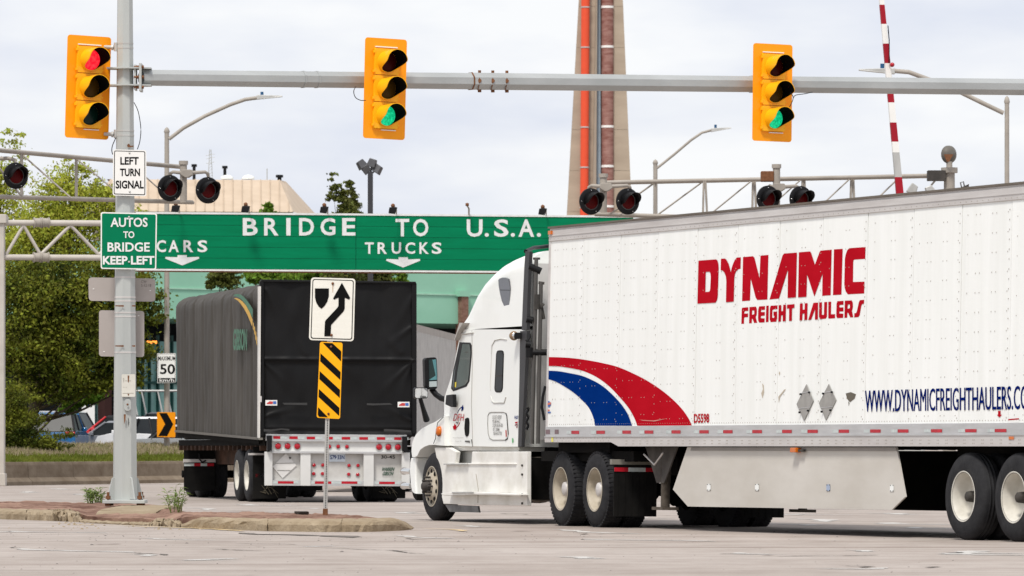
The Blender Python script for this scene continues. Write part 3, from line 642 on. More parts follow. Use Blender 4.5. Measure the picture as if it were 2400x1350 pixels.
pk = car('parked_pickup', 'dark parked pickup with a pale ladder rack above it, right of the signal pole', 375, 226, R(170), 5.2, 1.9, 1.95, blkp, 'pickup', cat='pickup')
m = MB()
for s in (-.8, .8):
    m.tube([(-2.6, s, 2.85), (1.0, s, 2.85)], .045, 6)
    for x in (-2.5, -1.3, -.2, .9): m.tube([(x-.25, s, 1.2), (x+.1, s, 2.85)], .035, 6)
for x in (-2.5, -1.3, -.2, .9): m.tube([(x, -.8, 2.86), (x, .8, 2.86)], .035, 6)
m.build('ladder_rack', galv, pk)
kb = thing('notice_board', 'small white notice board standing behind the red convertible', 'sign', ((207-HX)*230/F, 230, .6))
m = MB(); m.box((-.28, -.05, 0), (-.22, .05, 2.6)); m.box((.22, -.05, 0), (.28, .05, 2.6)); m.build('post', galv, kb)
m = MB(); m.box((-.28, -.08, 1.2), (.28, -.05, 2.75)); m.build('board', signw, kb)
m = MB(); m.box((-.06, -.09, 2.2), (.08, -.084, 2.45)); m.build('emblem', navy, kb)
ol = MB(); p = P(356, 802, 259); ol.box(p-Vector((.25, .05, .07)), p+Vector((.25, .05, .07)))
tag(ol.build('wall_lamp', M('lamp_orange', (1, .28, .04), .5, emit=1.0)), 'small glowing orange lamp under the mint canopy behind the signal pole', 'lamp')

# ------------------------------------------------------------------ street lights
def street_light(label, px, d, ytop, arm, head, r0, r1, base_z=0, armr=.05, cell=None):
    x = (px-HX)*d/F; o = thing('street_light', label, 'street light', (x, d, base_z))
    ztop = CH+(HY-ytop)*d/F
    m = MB(); m.tube([(x, d, base_z), (x, d, ztop)], [r0, r1], 12); m.build('pole', taupe if d > 100 else galv, o, world=True)
    m = MB(); m.lathe([(0, r1*1.05), (.05, r1*1.3), (.14, r1*.9), (.2, .001)], (x, d, ztop), 'z', 12); m.build('pole_cap', taupe, o, world=True)
    m = MB(); m.tube([P(a, b_, d-.02) for a, b_ in arm], armr, 8); m.build('arm', taupe, o, world=True)
    m = MB(); a, b_ = P(*head[0], d), P(*head[1], d); u = (b_-a); n_ = Vector((0, .16, 0)); up = Vector((0, 0, .075))
    m.hexa([a-n_*.5-up, b_-n_*.6-up*.2, b_+n_*.6-up*.2, a+n_*.5-up, a-n_*.5+up, b_-n_*.5+up*.3, b_+n_*.5+up*.3, a+n_*.5+up]); lm = m.build('lamp_head', galv, o, world=True, bevel=.012)
    if cell:
        m = MB(); c = P(*cell, d); m.tube([c-Vector((0, 0, .12)), c+Vector((0, 0, .08))], .05, 8); m.build('photocell', M('photocell_blue', (.02, .09, .2), .4), lm, world=True)
    return o
street_light('tall street light on the verge whose arm reaches up right to the left green signal', 391, 172, 312, [(396,326),(430,300),(480,272),(540,245),(575,233),(604,229)], [(602,228),(662,226)], .095, .075, .9, .06, (614,221))
street_light('small distant street light between the pylon and the right green signal', 1536, 210, 385, [(1540,394),(1580,362),(1620,328),(1645,311),(1668,305)], [(1667,305),(1714,300)], .10, .085, 0, .05, (1677,297))
street_light('street light at the right whose arm passes behind the mast arm', 2360, 130, 243, [(2352,265),(2300,240),(2230,206),(2160,180),(2130,169),(2095,166)], [(2097,167),(2013,164)], .066, .056, 0, .055, (2068,157))
fl = thing('floodlight_pole', 'dark pole carrying a cluster of four floodlights above the bridge sign', 'floodlight', P(868, HY, 175)-Vector((0, 0, CH)))
m = MB(); a = P(868, 402, 175); m.box((a.x-.085, 174.9, 0), (a.x+.085, 175.1, a.z)); m.build('pole', M('charcoal_pole', (.045, .045, .05), .5), fl, world=True)
for px, py, rz, ry in ((848, 386, .5, -.6), (872, 383, -.3, .3), (857, 397, .2, .9), (884, 397, -.5, .6)):
    m = MB(); c = P(px, py, 175); rm = Matrix.Translation(c) @ Matrix.Rotation(ry, 4, 'Y') @ Matrix.Rotation(rz, 4, 'Z')
    h8 = [Vector(p) for p in ((-.15,-.1,-.12),(.15,-.1,-.12),(.15,.12,-.12),(-.15,.12,-.12),(-.11,-.08,.15),(.11,-.08,.15),(.11,.1,.15),(-.11,.1,.15))]
    m.hexa([rm @ p for p in h8]); m.tube([c, a-Vector((0, 0, .1))], .03, 6); m.build('floodlight', M('floodlight_case', (.10, .10, .105), .4, metal=.4), fl, world=True, bevel=.02)

# ------------------------------------------------------------------ sign gantry "BRIDGE TO U.S.A."
gs = surf2(320, 149.5, 1485, 154.5)
gt = thing('sign_gantry', 'steel truss gantry at the left edge reaching behind the small green guide sign', 'gantry', gs.at(-4, HY, -.3)-Vector((0, 0, CH)))
def gp(px, py, off=-.4): return gs.at(px, py, off)
m = MB(); a = gp(-5, 503); m.box((a.x-.19, a.y-.19, .0), (a.x+.19, a.y+.19, a.z)); m.box((a.x-.26, a.y-.26, a.z-.25), (a.x+.26, a.y+.26, a.z)); m.box((a.x-.23, a.y-.23, .0), (a.x+.23, a.y+.23, .35)); m.build('post', taupel, gt, world=True, bevel=.02)
b1 = gp(1500, 560); m = MB(); m.box((b1.x-.19, b1.y+.1, 0), (b1.x+.19, b1.y+.5, b1.z)); m.build('post', taupel, gt, world=True, bevel=.02)
for row0, row1 in ((522, 530), (603, 609)):
    for off in (-.35, -1.5): m = MB(); m.tube([gp(-5, row0, off), gp(1500, row1+ (0), off)], .082, 12); m.build('chord', taupel, gt, world=True)
for off in (-.35, -1.5):
    x = 14.0; up = True
    nodes = [(14, 597), (55, 528), (95, 597), (165, 528), (232, 597), (302, 528), (372, 598), (445, 529), (520, 598), (600, 530), (680, 599), (760, 531), (840, 600), (920, 532), (1000, 601), (1080, 533), (1160, 602), (1240, 534), (1320, 603), (1400, 534), (1480, 604)]
    for i in range(len(nodes)-1): m = MB(); m.tube([gp(*nodes[i], off), gp(*nodes[i+1], off)], .048, 8); m.build('web_member', taupel, gt, world=True)
for c in ((97, 522), (96, 603)):
    m = MB(); m.tube([gp(c[0]-18, c[1], -.35), gp(c[0]+18, c[1], -.35)], .125, 12)
    for q in (-17, -2, 2, 17): m.tube([gp(c[0]+q-1, c[1], -.35), gp(c[0]+q+1, c[1], -.35)], .15, 12)
    m.build('coupling', taupe, gt, world=True)
bs_ = thing('bridge_sign', 'wide green overhead sign pointing cars and trucks to the bridge', 'sign', gs.at(834, 632))
def yt(x): return 501+(x-340)*(510-501)/1145
def yb(x): return 630+(x-340)*(637-630)/1145
for (xa, xb) in ((322, 833.6), (834.8, 1484)):
    for j in range(5):
        t0, t1 = j/5, (j+1)/5-.006
        q = [(xa, yt(xa)+(yb(xa)-yt(xa))*t0), (xb, yt(xb)+(yb(xb)-yt(xb))*t0), (xb, yt(xb)+(yb(xb)-yt(xb))*t1), (xa, yt(xa)+(yb(xa)-yt(xa))*t1)]
        decal(gs, q, greens, 'panel_plank', bs_, off=0, th=.06)
m = MB(); m.prism(gs.pts([(322, yt(322)), (1484, yt(1484)), (1484, yb(1484)), (322, yb(322))], -.02), -gs.n*.05); m.build('backing_sheet', tealf, bs_, world=True)
for (ya, yb_) in ((-4.5, 0), (0, 4)):
    f_ = yt if ya < 0 else yb
    decal(gs, [(320, f_(320)+ya), (1486, f_(1486)+ya), (1486, f_(1486)+yb_), (320, f_(320)+yb_)], letw, 'border_strip', bs_, off=.02, th=.1)
decal(gs, [(320, yb(320)+4), (1486, yb(1486)+4), (1486, yb(1486)+7), (320, yb(320)+7)], rust, 'lower_rail', bs_, off=.0, th=.12)
LET = dict(bold=.022)
for ch, (x0, x1) in zip('BRIDGE', ((569,604),(619,653),(671,681),(701,736),(751,786),(802,833))): text(gs, ch, (x0, 511, x1, 552), letw, bs_, **LET)
for ch, (x0, x1) in zip('TO', ((927,959),(968,1004))): text(gs, ch, (x0, 513, x1, 554), letw, bs_, **LET)
for ch, (x0, x1) in zip('U.S.A.', ((1094,1131),(1136,1146),(1158,1192),(1197,1207),(1215,1252),(1258,1268))): text(gs, ch, (x0, 514 if ch != '.' else 546, x1, 555), letw, bs_, **LET)
for ch, (x0, x1) in zip('CARS', ((367,389),(395,419),(430,453),(463,486))): text(gs, ch, (x0, 563, x1, 591), letw, bs_, **LET)
for ch, (x0, x1) in zip('TRUCKS', ((855,876),(885,907),(918,940),(950,973),(983,1005),(1012,1035))): text(gs, ch, (x0, 568, x1, 595), letw, bs_, **LET)
for cx, cy in ((427, 598), (945, 603)):
    decal(gs, [(cx-11, cy), (cx+11, cy), (cx+11, cy+5), (cx+39, cy+4), (cx+40, cy+8), (cx, cy+24), (cx-40, cy+8), (cx-39, cy+4), (cx-11, cy+5)], letw, 'down_arrow', bs_, off=.006)
for px in (412, 576, 760, 921, 1272):
    o = thing('sign_light', {412: 'small black sign light behind the left crossing lamp pair', 576: 'second small black sign light, above the letter B of the bridge sign', 760: 'small black sign light just left of the tree spires', 921: 'small black sign light right of the floodlight pole', 1272: 'rightmost small black sign light near the pylon'}[px], 'sign light', gs.at(px, yt(px)-4, .3), group='lights along the top of the bridge sign')
    m = MB(); c = gs.at(px, yt(px)-14, .55); m.hexa([c+Vector(p) for p in ((-.13,-.1,-.1),(.06,-.1,-.12),(.06,.1,-.12),(-.13,.1,-.1),(-.10,-.1,.07),(.13,-.08,.07),(.13,.08,.07),(-.10,.08,.07))]); m.build('lamp_case', blackp, o, world=True, bevel=.02)
    m = MB(); m.tube([gs.at(px+8, yt(px)-3, .05), gs.at(px+8, yt(px)-15, .12), gs.at(px+4, yt(px)-21, .3), gs.at(px, yt(px)-22, .5)], .02, 6); m.build('bracket', taupe, o, world=True)
    m = MB(); c = gs.at(px, yt(px)-23, .5); m.lathe([(-.05, .001), (-.04, .05), (.03, .06), (.06, .03), (.07, .001)], tuple(c), 'z', 10); m.build('joint', rust, o, world=True)
o = thing('sign_light_bracket', 'bare curved bracket without a lamp above the letter U of the bridge sign', 'bracket', gs.at(1098, yt(1098)-3, .1))
m = MB(); m.tube([gs.at(1099, yt(1099)-3, .05), gs.at(1099, yt(1099)-18, .1), gs.at(1095, yt(1095)-25, .3)], .025, 6); m.build('arm', taupe, o, world=True)
m = MB(); m.lathe([(-.05, .001), (-.03, .05), (.04, .05), (.06, .001)], tuple(gs.at(1095, yt(1095)-27, .3)), 'z', 10); m.build('socket', rust, o, world=True)

# ------------------------------------------------------------------ railway crossing cantilevers and lamps
CD = 125.0
def crossing_lamp(label, px, py, d=CD, yaw=30, up=None):
    k = d/F; r = 31*k; d -= .55; c = P(px, py, d); o = thing('crossing_lamp', label, 'crossing light', c, R(yaw), group='round black railway crossing lamps')
    m = MB(); m.lathe([(.02, .001), (.02, r), (-.015, r), (-.02, r*.985), (-.02, r*.62)], (0, 0, 0), 'y', 40); m.build('target_disc', blackp, o)
    m = MB(); m.lathe([(.03, r*.5), (.14, r*.42), (.2, r*.2), (.21, .001)], (0, 0, 0), 'y', 20); m.build('lamp_housing', blackp, o)
    m = MB(); m.lathe([(-.022, r*.58), (-.03, r*.54), (-.032, r*.3), (-.034, .001)], (0, 0, 0), 'y', 28); m.build('lens', M('unlit_red_lens', (.075, .002, .003), .4, rgb2=(.10, .004, .004), vs=(30, 30, 30), spec=.1), o)
    m = MB(); m.lathe([(-.02, r*.575), (-.035, r*.60), (-.035, r*.63), (-.02, r*.65)], (0, 0, 0), 'y', 32); m.build('lens_ring', M('ring_grey', (.08, .08, .08), .4), o)
    m = MB(); secs = []; Lh = r*1.25; n = 20
    for j in range(n+1):
        t = -25+230*j/n; a = R(t); e = math.sin(math.pi*j/n)**.5; rr = r*.68
        secs.append([(rr*math.cos(a), -.022, rr*math.sin(a)), (rr*.93*math.cos(a), -.022-Lh*e, rr*.93*math.sin(a)), (rr*.93*math.cos(a)*.96, -.022-Lh*e, rr*.93*math.sin(a)*.96), (rr*.97*math.cos(a), -.022, rr*.97*math.sin(a))])
    m.loft(secs); m.build('hood', blackp, o)
    for a in (90, 180, 300, 0): m = MB(); m.lathe([(-.02, .012), (-.028, .008), (-.03, .001)], (r*.85*math.cos(R(a)), 0, r*.85*math.sin(R(a))), 'y', 6); m.build('screw', chrome, o)
    return o
def cantilever(label, top, bot, webs, stubs, mast=None):
    # top/bot: list of (px,py,d)
    o = thing('signal_cantilever', label, 'cantilever', (P(*top[0]).x, top[0][2], 0))
    for off in (.5, .9):
        for ln in (top, bot):
            m = MB(); m.tube([P(*q)+Vector((0, off, 0)) for q in ln], .045, 10); m.build('chord', taupe, o, world=True)
        for (x0, y0, x1, y1, d) in webs: m = MB(); m.tube([P(x0, y0, d)+Vector((0, off, 0)), P(x1, y1, d)+Vector((0, off, 0))], .018, 6); m.build('web_rod', taupe, o, world=True)
    for (px, y0, y1, d) in stubs:
        m = MB(); a, b_ = P(px, y1, d-.12), P(px, y0, d-.12); m.tube([a, b_], .085, 12); m.tube([b_-Vector((0, 0, .06)), b_+Vector((0, 0, .03))], .11, 12); m.build('lamp_mast', taupe, o, world=True)
    return o
def crossarm(parent, px, py, d, l, r):
    m = MB(); c = P(px, py, d-.3); m.prism([c+Vector((x, 0, z)) for x, z in ((-.15,-.04),(-.13,.08),(.13,.08),(.16,-.04),(.05,-.11),(-.05,-.11))], (0, .25, 0)); m.build('junction_box', taupe, parent, world=True, bevel=.02)
    for q in (l, r):
        if q is None: continue
        s = 1 if q > px else -1; m = MB(); m.tube([P(px+s*12, py, d-.2), P(q-s*6, py-2, d-.1), P(q, py+2, d), P(q+s*2, py+12, d+.05)], [.045, .04, .045, .04], 8); m.build('lamp_arm', taupe, parent, world=True)
cl = cantilever('taupe truss cantilever with crossing lamps reaching in from the left edge', [(-60,343,118),(0,349,120),(425,388,127.5)], [(-60,456,118),(0,458,120),(447,471,128)],
    [(44,357,44,458,120.7),(44,357,160,460,121.5),(173,370,173,462,123),(176,371,290,464,124),(300,380,300,466,125.5),(303,381,400,468,126.5),(-40,350,44,457,120)], [(430, 380, 475, 127.5)])
crossarm(cl, 437, 405, 127.5, 399, 487); m = MB(); m.tube([P(-40,373,121), P(20,371,121), P(34,375,121), P(37,385,121)], .045, 8); m.build('lamp_arm', taupe, cl, world=True)
crossing_lamp('crossing lamp at the left edge of the frame in front of the trees', 37, 412, 121)
crossing_lamp('crossing lamp right next to the LEFT TURN SIGNAL sign', 398, 441, 127.3); crossing_lamp('crossing lamp at the tip of the left cantilever', 487, 446, 127.3)
cr = cantilever('taupe truss cantilever carried by the bell mast at the right, above the white trailer', [(2212,408,122),(1415,425,125.4)], [(2225,520,122),(1660,507,124.3),(1396,499,125.4)],
    [(1652,421,1650,504,124.3),(1656,421,1660,504,124.3),(1650,422,1541,502,124.8),(1768,418,1766,510,124),(1772,418,1776,510,124),(1766,419,1660,505,124.2),(1885,415,1882,512,123.4),(1889,415,1893,512,123.4),(1883,416,1776,510,123.7),(2000,412,1997,514,123),(2004,412,2008,514,123),(1998,414,1893,512,123.2),(2114,410,2114,516,122.5),(2114,411,2008,514,122.7),(2205,410,2120,516,122.2),(1539,424,1536,502,124.9),(1536,425,1430,500,125)],
    [(1414, 410, 498, 125.2), (1820, 388, 512, 123.6)])
mk = MB(); a = P(2225, 395, 122); mk.tube([(a.x, a.y, 0), a], [.15, .125], 14); mk.tube([a-Vector((0, 0, .1)), a+Vector((0, 0, .02))], .19, 14); mk.build('mast', taupe, cr, world=True)
m = MB(); m.box(a+Vector((-.5, -.2, -.28)), a+Vector((-.1, .2, -.05))); m.build('hinge_bracket', steeld, cr, world=True)
m = MB(); q = P(1803, 414, 123.6); m.box(q-Vector((.2, .2, .12)), q+Vector((.1, .1, .12))); m.build('clamp', rust, cr, world=True, bevel=.02)
crossarm(cr, 1420, 437, 125.2, 1381, 1476); crossarm(cr, 1826, 438, 123.6, 1798, 1872)
crossing_lamp('crossing lamp left of the stub mast in front of the pylon', 1385, 472, 125); crossing_lamp('crossing lamp right of the stub mast in front of the pylon', 1471, 472, 125)
crossing_lamp('crossing lamp half hidden by the trailer roof, left of its pair', 1800, 466, 123.4); crossing_lamp('crossing lamp half hidden by the trailer roof, right of its pair', 1877, 467, 123.4)
be = thing('crossing_bell', 'round grey warning bell on top of the cantilever mast', 'bell', P(2225, 392, 122))
m = MB(); c = P(2225, 362, 122); m.lathe([(-.12, .001), (-.1, .1), (-.02, .2), (.05, .205), (.07, .12), (.12, .07), (.13, .001)], (0, 0, 0), 'y', 24)
rm = Matrix.Translation(c) @ Matrix.Rotation(R(35), 4, 'Z'); m.v = [tuple(rm @ Vector(v)) for v in m.v]; m.build('gong', M('bell_grey', (.13, .12, .105), .5), be, world=True)
m = MB(); m.tube([P(2225, 393, 122), P(2225, 378, 122)], .07, 10); m.build('stand', taupe, be, world=True)
m = MB(); c = P(2222, 368, 121.7); m.prism([c+Vector((x, 0, z)) for x, z in ((-.1, .06), (.12, .06), (.02, -.11), (-.03, -.11))], (0, -.05, 0)); m.build('clapper_cover', rust, be, world=True)
ga = thing('crossing_gate', 'raised red and white striped railway crossing gate arm above the trailer', 'barrier', P(2127, HY, 118)-Vector((0, 0, CH)))
gsf = surf2(2000, 118, 2200, 118.3)
def gx(y): return 2067+(y)*(2110-2067)/455
wdt = lambda y: 5.3+y*.0065
rows = [(-140,-60,'w'),(-60,-12,'r'),(-12,11,'w'),(11,56,'r'),(56,102,'w'),(102,148,'r'),(148,194,'w'),(194,240,'r'),(240,287,'w'),(287,332,'r'),(332,357,'w'),(357,415,'g'),(415,475,'r')]
for y0, y1, c_ in rows:
    q = [(gx(y0)-wdt(y0), y0), (gx(y0)+wdt(y0), y0), (gx(y1)+wdt(y1), y1), (gx(y1)-wdt(y1), y1)]
    if c_ == 'g': q = [(gx(y0)-7.5, y0), (gx(y0)+7.5, y0), (gx(y1)+8, y1), (gx(y1)-8, y1)]
    decal(gsf, q, {'w': signw, 'r': M('gate_red', (.33, .008, .02), .5), 'g': galv}[c_], {'w': 'white_stripe', 'r': 'red_stripe', 'g': 'sleeve'}[c_], ga, off=0, th=.09)
m = MB(); m.tube([gsf.at(2110, 470, -.1), gsf.at(2128, 900, -.1), gsf.at(2128, 1010, -.1)], .09, 8); m.build('arm_root', galv, ga, world=True)
m = MB(); c = P(2128, HY, 118.2); m.box((c.x-.35, c.y-.3, 0), (c.x+.35, c.y+.3, 1.5)); m.build('gate_mechanism', galv, ga, world=True, bevel=.03)
m = MB(); c = gsf.at(2091, 152, .1); m.lathe([(-.06, .001), (-.05, .05), (.05, .05), (.06, .001)], tuple(c), 'y', 14); m.build('tip_light', redlens, ga, world=True)
m = MB(); m.tube([gsf.at(2081, 60, .05), gsf.at(2084, 95, .05), gsf.at(2084, 130, .05), gsf.at(2083, 148, .05)], .012, 5); m.build('cable', blackp, ga, world=True)
fd = thing('gate_floodlights', 'pair of grey lamps just above the trailer roof beside the bell mast', 'floodlight', P(2160, 480, 121))
for px, py, a_ in ((2141, 444, .5), (2182, 446, -.5)):
    m = MB(); c = P(px, py, 121); rm = Matrix.Translation(c) @ Matrix.Rotation(a_, 4, 'Y'); m.hexa([rm @ Vector(p) for p in ((-.13,-.1,-.12),(.1,-.1,-.12),(.1,.1,-.12),(-.13,.1,-.12),(-.1,-.1,.12),(.06,-.1,.1),(.06,.1,.1),(-.1,.1,.12))]); m.build('lamp', galv, fd, world=True, bevel=.02)
m = MB(); m.tube([P(2145, 455, 121), P(2165, 458, 121), P(2185, 455, 121)], .035, 6); m.tube([P(2165, 458, 121), (P(2165, 458, 121).x, 121, 3)], .04, 8); m.build('bracket', steeld, fd, world=True)
hk = thing('pole_top_hook', 'small dark looped bracket sticking up above the trailer roof right of the mast', 'bracket', P(2262, 470, 120))
m = MB(); m.tube([P(2254, 440, 120), P(2251, 428, 120), P(2258, 426, 120), P(2260, 436, 120)], .015, 5); m.tube([P(2256, 470, 120), P(2256, 440, 120), P(2270, 434, 120), P(2268, 444, 120)], .03, 6); m.build('loop', steeld, hk, world=True)

# ------------------------------------------------------------------ signal pole, mast arm
SD = 84.7; SX = (293-HX)*SD/F; kS = SD/F
sp = thing('signal_pole', 'grey octagonal traffic signal pole with a mast arm on the brick island', 'pole', (SX, SD, .15))
m = MB(); m.tube([(SX, SD, .24), (SX, SD, 9.2)], [.198, .118], 8, smooth=False, phase=R(10)); m.build('shaft', polem, sp, world=True, bevel=.004)
m = MB(); m.box((SX-.335, SD-.33, .20), (SX+.335, SD+.33, .255)); m.build('base_plate', polem, sp, world=True, bevel=.006)
for a in (10, 55, 100, 145, 190, 235, 280, 325):
    if a in (55, 145, 235, 325): continue
    c, s = math.cos(R(a-90+22)), math.sin(R(a-90+22)); t = Vector((-s, c, 0))*.012; m = MB()
    o0 = Vector((SX, SD, 0)); p = [o0+Vector((c*.17, s*.17, .266)), o0+Vector((c*.33, s*.33, .266)), o0+Vector((c*.31, s*.31, .32)), o0+Vector((c*.23, s*.23, .60)), o0+Vector((c*.17, s*.17, .62))]
    m.prism([q-t for q in p], t*2); m.build('gusset', polem, sp, world=True)
for sx_ in (-1, 1):
    for sy_ in (-1, 1):
        m = MB(); m.tube([(SX+sx_*.25, SD+sy_*.24, .16), (SX+sx_*.25, SD+sy_*.24, .38)], .022, 8); m.tube([(SX+sx_*.25, SD+sy_*.24, .27), (SX+sx_*.25, SD+sy_*.24, .32)], .04, 6, smooth=False); m.tube([(SX+sx_*.25, SD+sy_*.24, .16), (SX+sx_*.25, SD+sy_*.24, .204)], .05, 6, smooth=False); m.build('anchor_bolt', rust, sp, world=True)
fs_ = Surf((SX, SD-.205, 0), (1, 0, 0))
decal(fs_, rrect(291, 935, 307, 963, 7, 5), polem, 'hand_hole_cover', sp, off=.0, th=.03, bevel=.004)
m = MB(); c = fs_.at(299, 948, .03); m.lathe([(-.01, .001), (-.008, .015), (0, .018)], tuple(c), 'y', 8); m.build('cover_screw', rust, sp, world=True)
decal(fs_, rrect(285, 877, 317, 930, 3), M('pale_plate', (.62, .61, .55), .5), 'number_plate', sp, off=.01, th=.004)
for a, b_, rr in (((301, 882), (301, 896), 2), ((301, 925), (301, 927), 2)):
    decal(fs_, [(a[0]-rr, a[1]-2), (a[0]+rr, a[1]-2), (b_[0]+rr*.5, b_[1]), (b_[0]-rr*.5, b_[1])], rust, 'rust_streak', sp, off=.014)
text(fs_, '9 — —\n- - -\n————', (288, 886, 313, 922), M('faded_print', (.35, .33, .28), .6), sp, off=.013, bold=0)
decal(fs_, [(290,971),(295,971),(294,985),(291,994)], rust, 'rust_streak', sp, off=.022); decal(fs_, [(300,979),(301,979),(303,990),(300,1003),(301,988)], blk, 'chipped_paint', sp, off=.022)
for y in (102, 113, 307, 318, 650, 697, 706, 733, 742, 826):
    z = CH+(HY-y)*kS; r_ = .118+(.198-.118)*(9.2-z)/8.94+.004; m = MB(); m.tube([(SX, SD, z-.012), (SX, SD, z+.012)], r_, 8, smooth=False, phase=R(10)); m.build('steel_strap', alud if y > 640 else galv, sp, world=True)
for y in (717, 811):
    z = CH+(HY-y)*kS; r_ = .118+(.198-.118)*(9.2-z)/8.94+.002
    for x0, x1 in ((270, 290), (309, 317)): decal(fs_, [(x0, y-1.5), (x1, y-2), (x1, y+2), (x0, y+1)], rust, 'rust_stain', sp, off=-.01)
decal(fs_, [(298,340),(302,336),(306,342),(313,341),(313,344),(305,345),(299,345)], rust, 'rust_stain', sp, off=-.05)
# arm flange
ax0 = SX+.2
AR = [P(325, 182, SD-.02), P(2760, 208, 94.0)]
def armp(px): 
    t = (px-325)/(2760-325); a, b_ = AR; q0 = px; # perspective: solve on the segment
    U = b_-a; k = (px-HX)/F; s_ = (a.y*k-a.x)/(U.x-U.y*k); return a+U*s_
udir = (AR[1]-AR[0]).normalized()
for z_ in (.105, -.145+.0):
    y = SD; zc = AR[0].z+ (.135 if z_ > 0 else -.135); m = MB()
    m.prism([(SX-.28, SD-.16, zc), (SX+.05, SD-.24, zc), (SX+.42, SD-.12, zc), (SX+.42, SD+.12, zc), (SX+.05, SD+.24, zc), (SX-.28, SD+.16, zc)], (0, 0, .022)); m.build('clamp_plate', polem, sp, world=True)
m = MB(); zc = AR[0].z; m.box((SX+.235, SD-.2, zc-.22), (SX+.275, SD+.2, zc+.22)); m.box((SX+.155, SD-.17, zc-.2), (SX+.185, SD+.17, zc+.2)); m.build('flange_plate', polem, sp, world=True, bevel=.004)
for zz in (-.16, 0, .16): m = MB(); m.tube([(SX+.15, SD-.15, zc+zz), (SX+.31, SD-.15, zc+zz)], .028, 6, smooth=False); m.build('flange_bolt', rust, sp, world=True)
m = MB(); m.tube([armp(331), armp(1103)], [.134, .142], 8, smooth=False, phase=R(22.5)); m.build('mast_arm', arm_m, sp, world=True, bevel=.003)
m = MB(); m.tube([armp(1099), armp(1764)], [.148, .143], 8, smooth=False, phase=R(22.5)); m.build('mast_arm', arm_m, sp, world=True, bevel=.003)
m = MB(); m.tube([armp(1764), armp(2700)], [.146, .152], 8, smooth=False, phase=R(22.5)); m.build('mast_arm', arm_m, sp, world=True, bevel=.003)
for px, wd in ((1103, 3), (1762, 5), (1770, 2)): m = MB(); m.tube([armp(px-wd/2), armp(px+wd/2)], .155, 8, smooth=False, phase=R(22.5)); m.build('arm_collar', rust if px == 1103 else galv, sp, world=True)
for px in (1124, 1155, 1188):
    c = armp(px); m = MB(); m.tube([c+Vector((0, -.165, 0)), c+Vector((0, -.12, 0))], .035, 6, smooth=False); m.tube([c+Vector((0, 0, .13)), c+Vector((0, 0, .18))], .025, 6); m.tube([c+Vector((0, 0, -.18)), c+Vector((0, 0, -.13))], .03, 6)
    m.tube([c+Vector((0, -.152, .05)), c+Vector((0, -.155, -.03)), c+Vector((-.02, -.13, -.12)), c+Vector((-.03, -.09, -.15))], .008, 5); m.build('through_bolt', rust, sp, world=True)
c0, c1 = armp(710), armp(742); m = MB()
for c_ in (c0, c1): m.tube([c_-udir*.015, c_+udir*.015], .147, 8, smooth=False, phase=R(22.5))
m.build('old_strap', arm_m, sp, world=True)

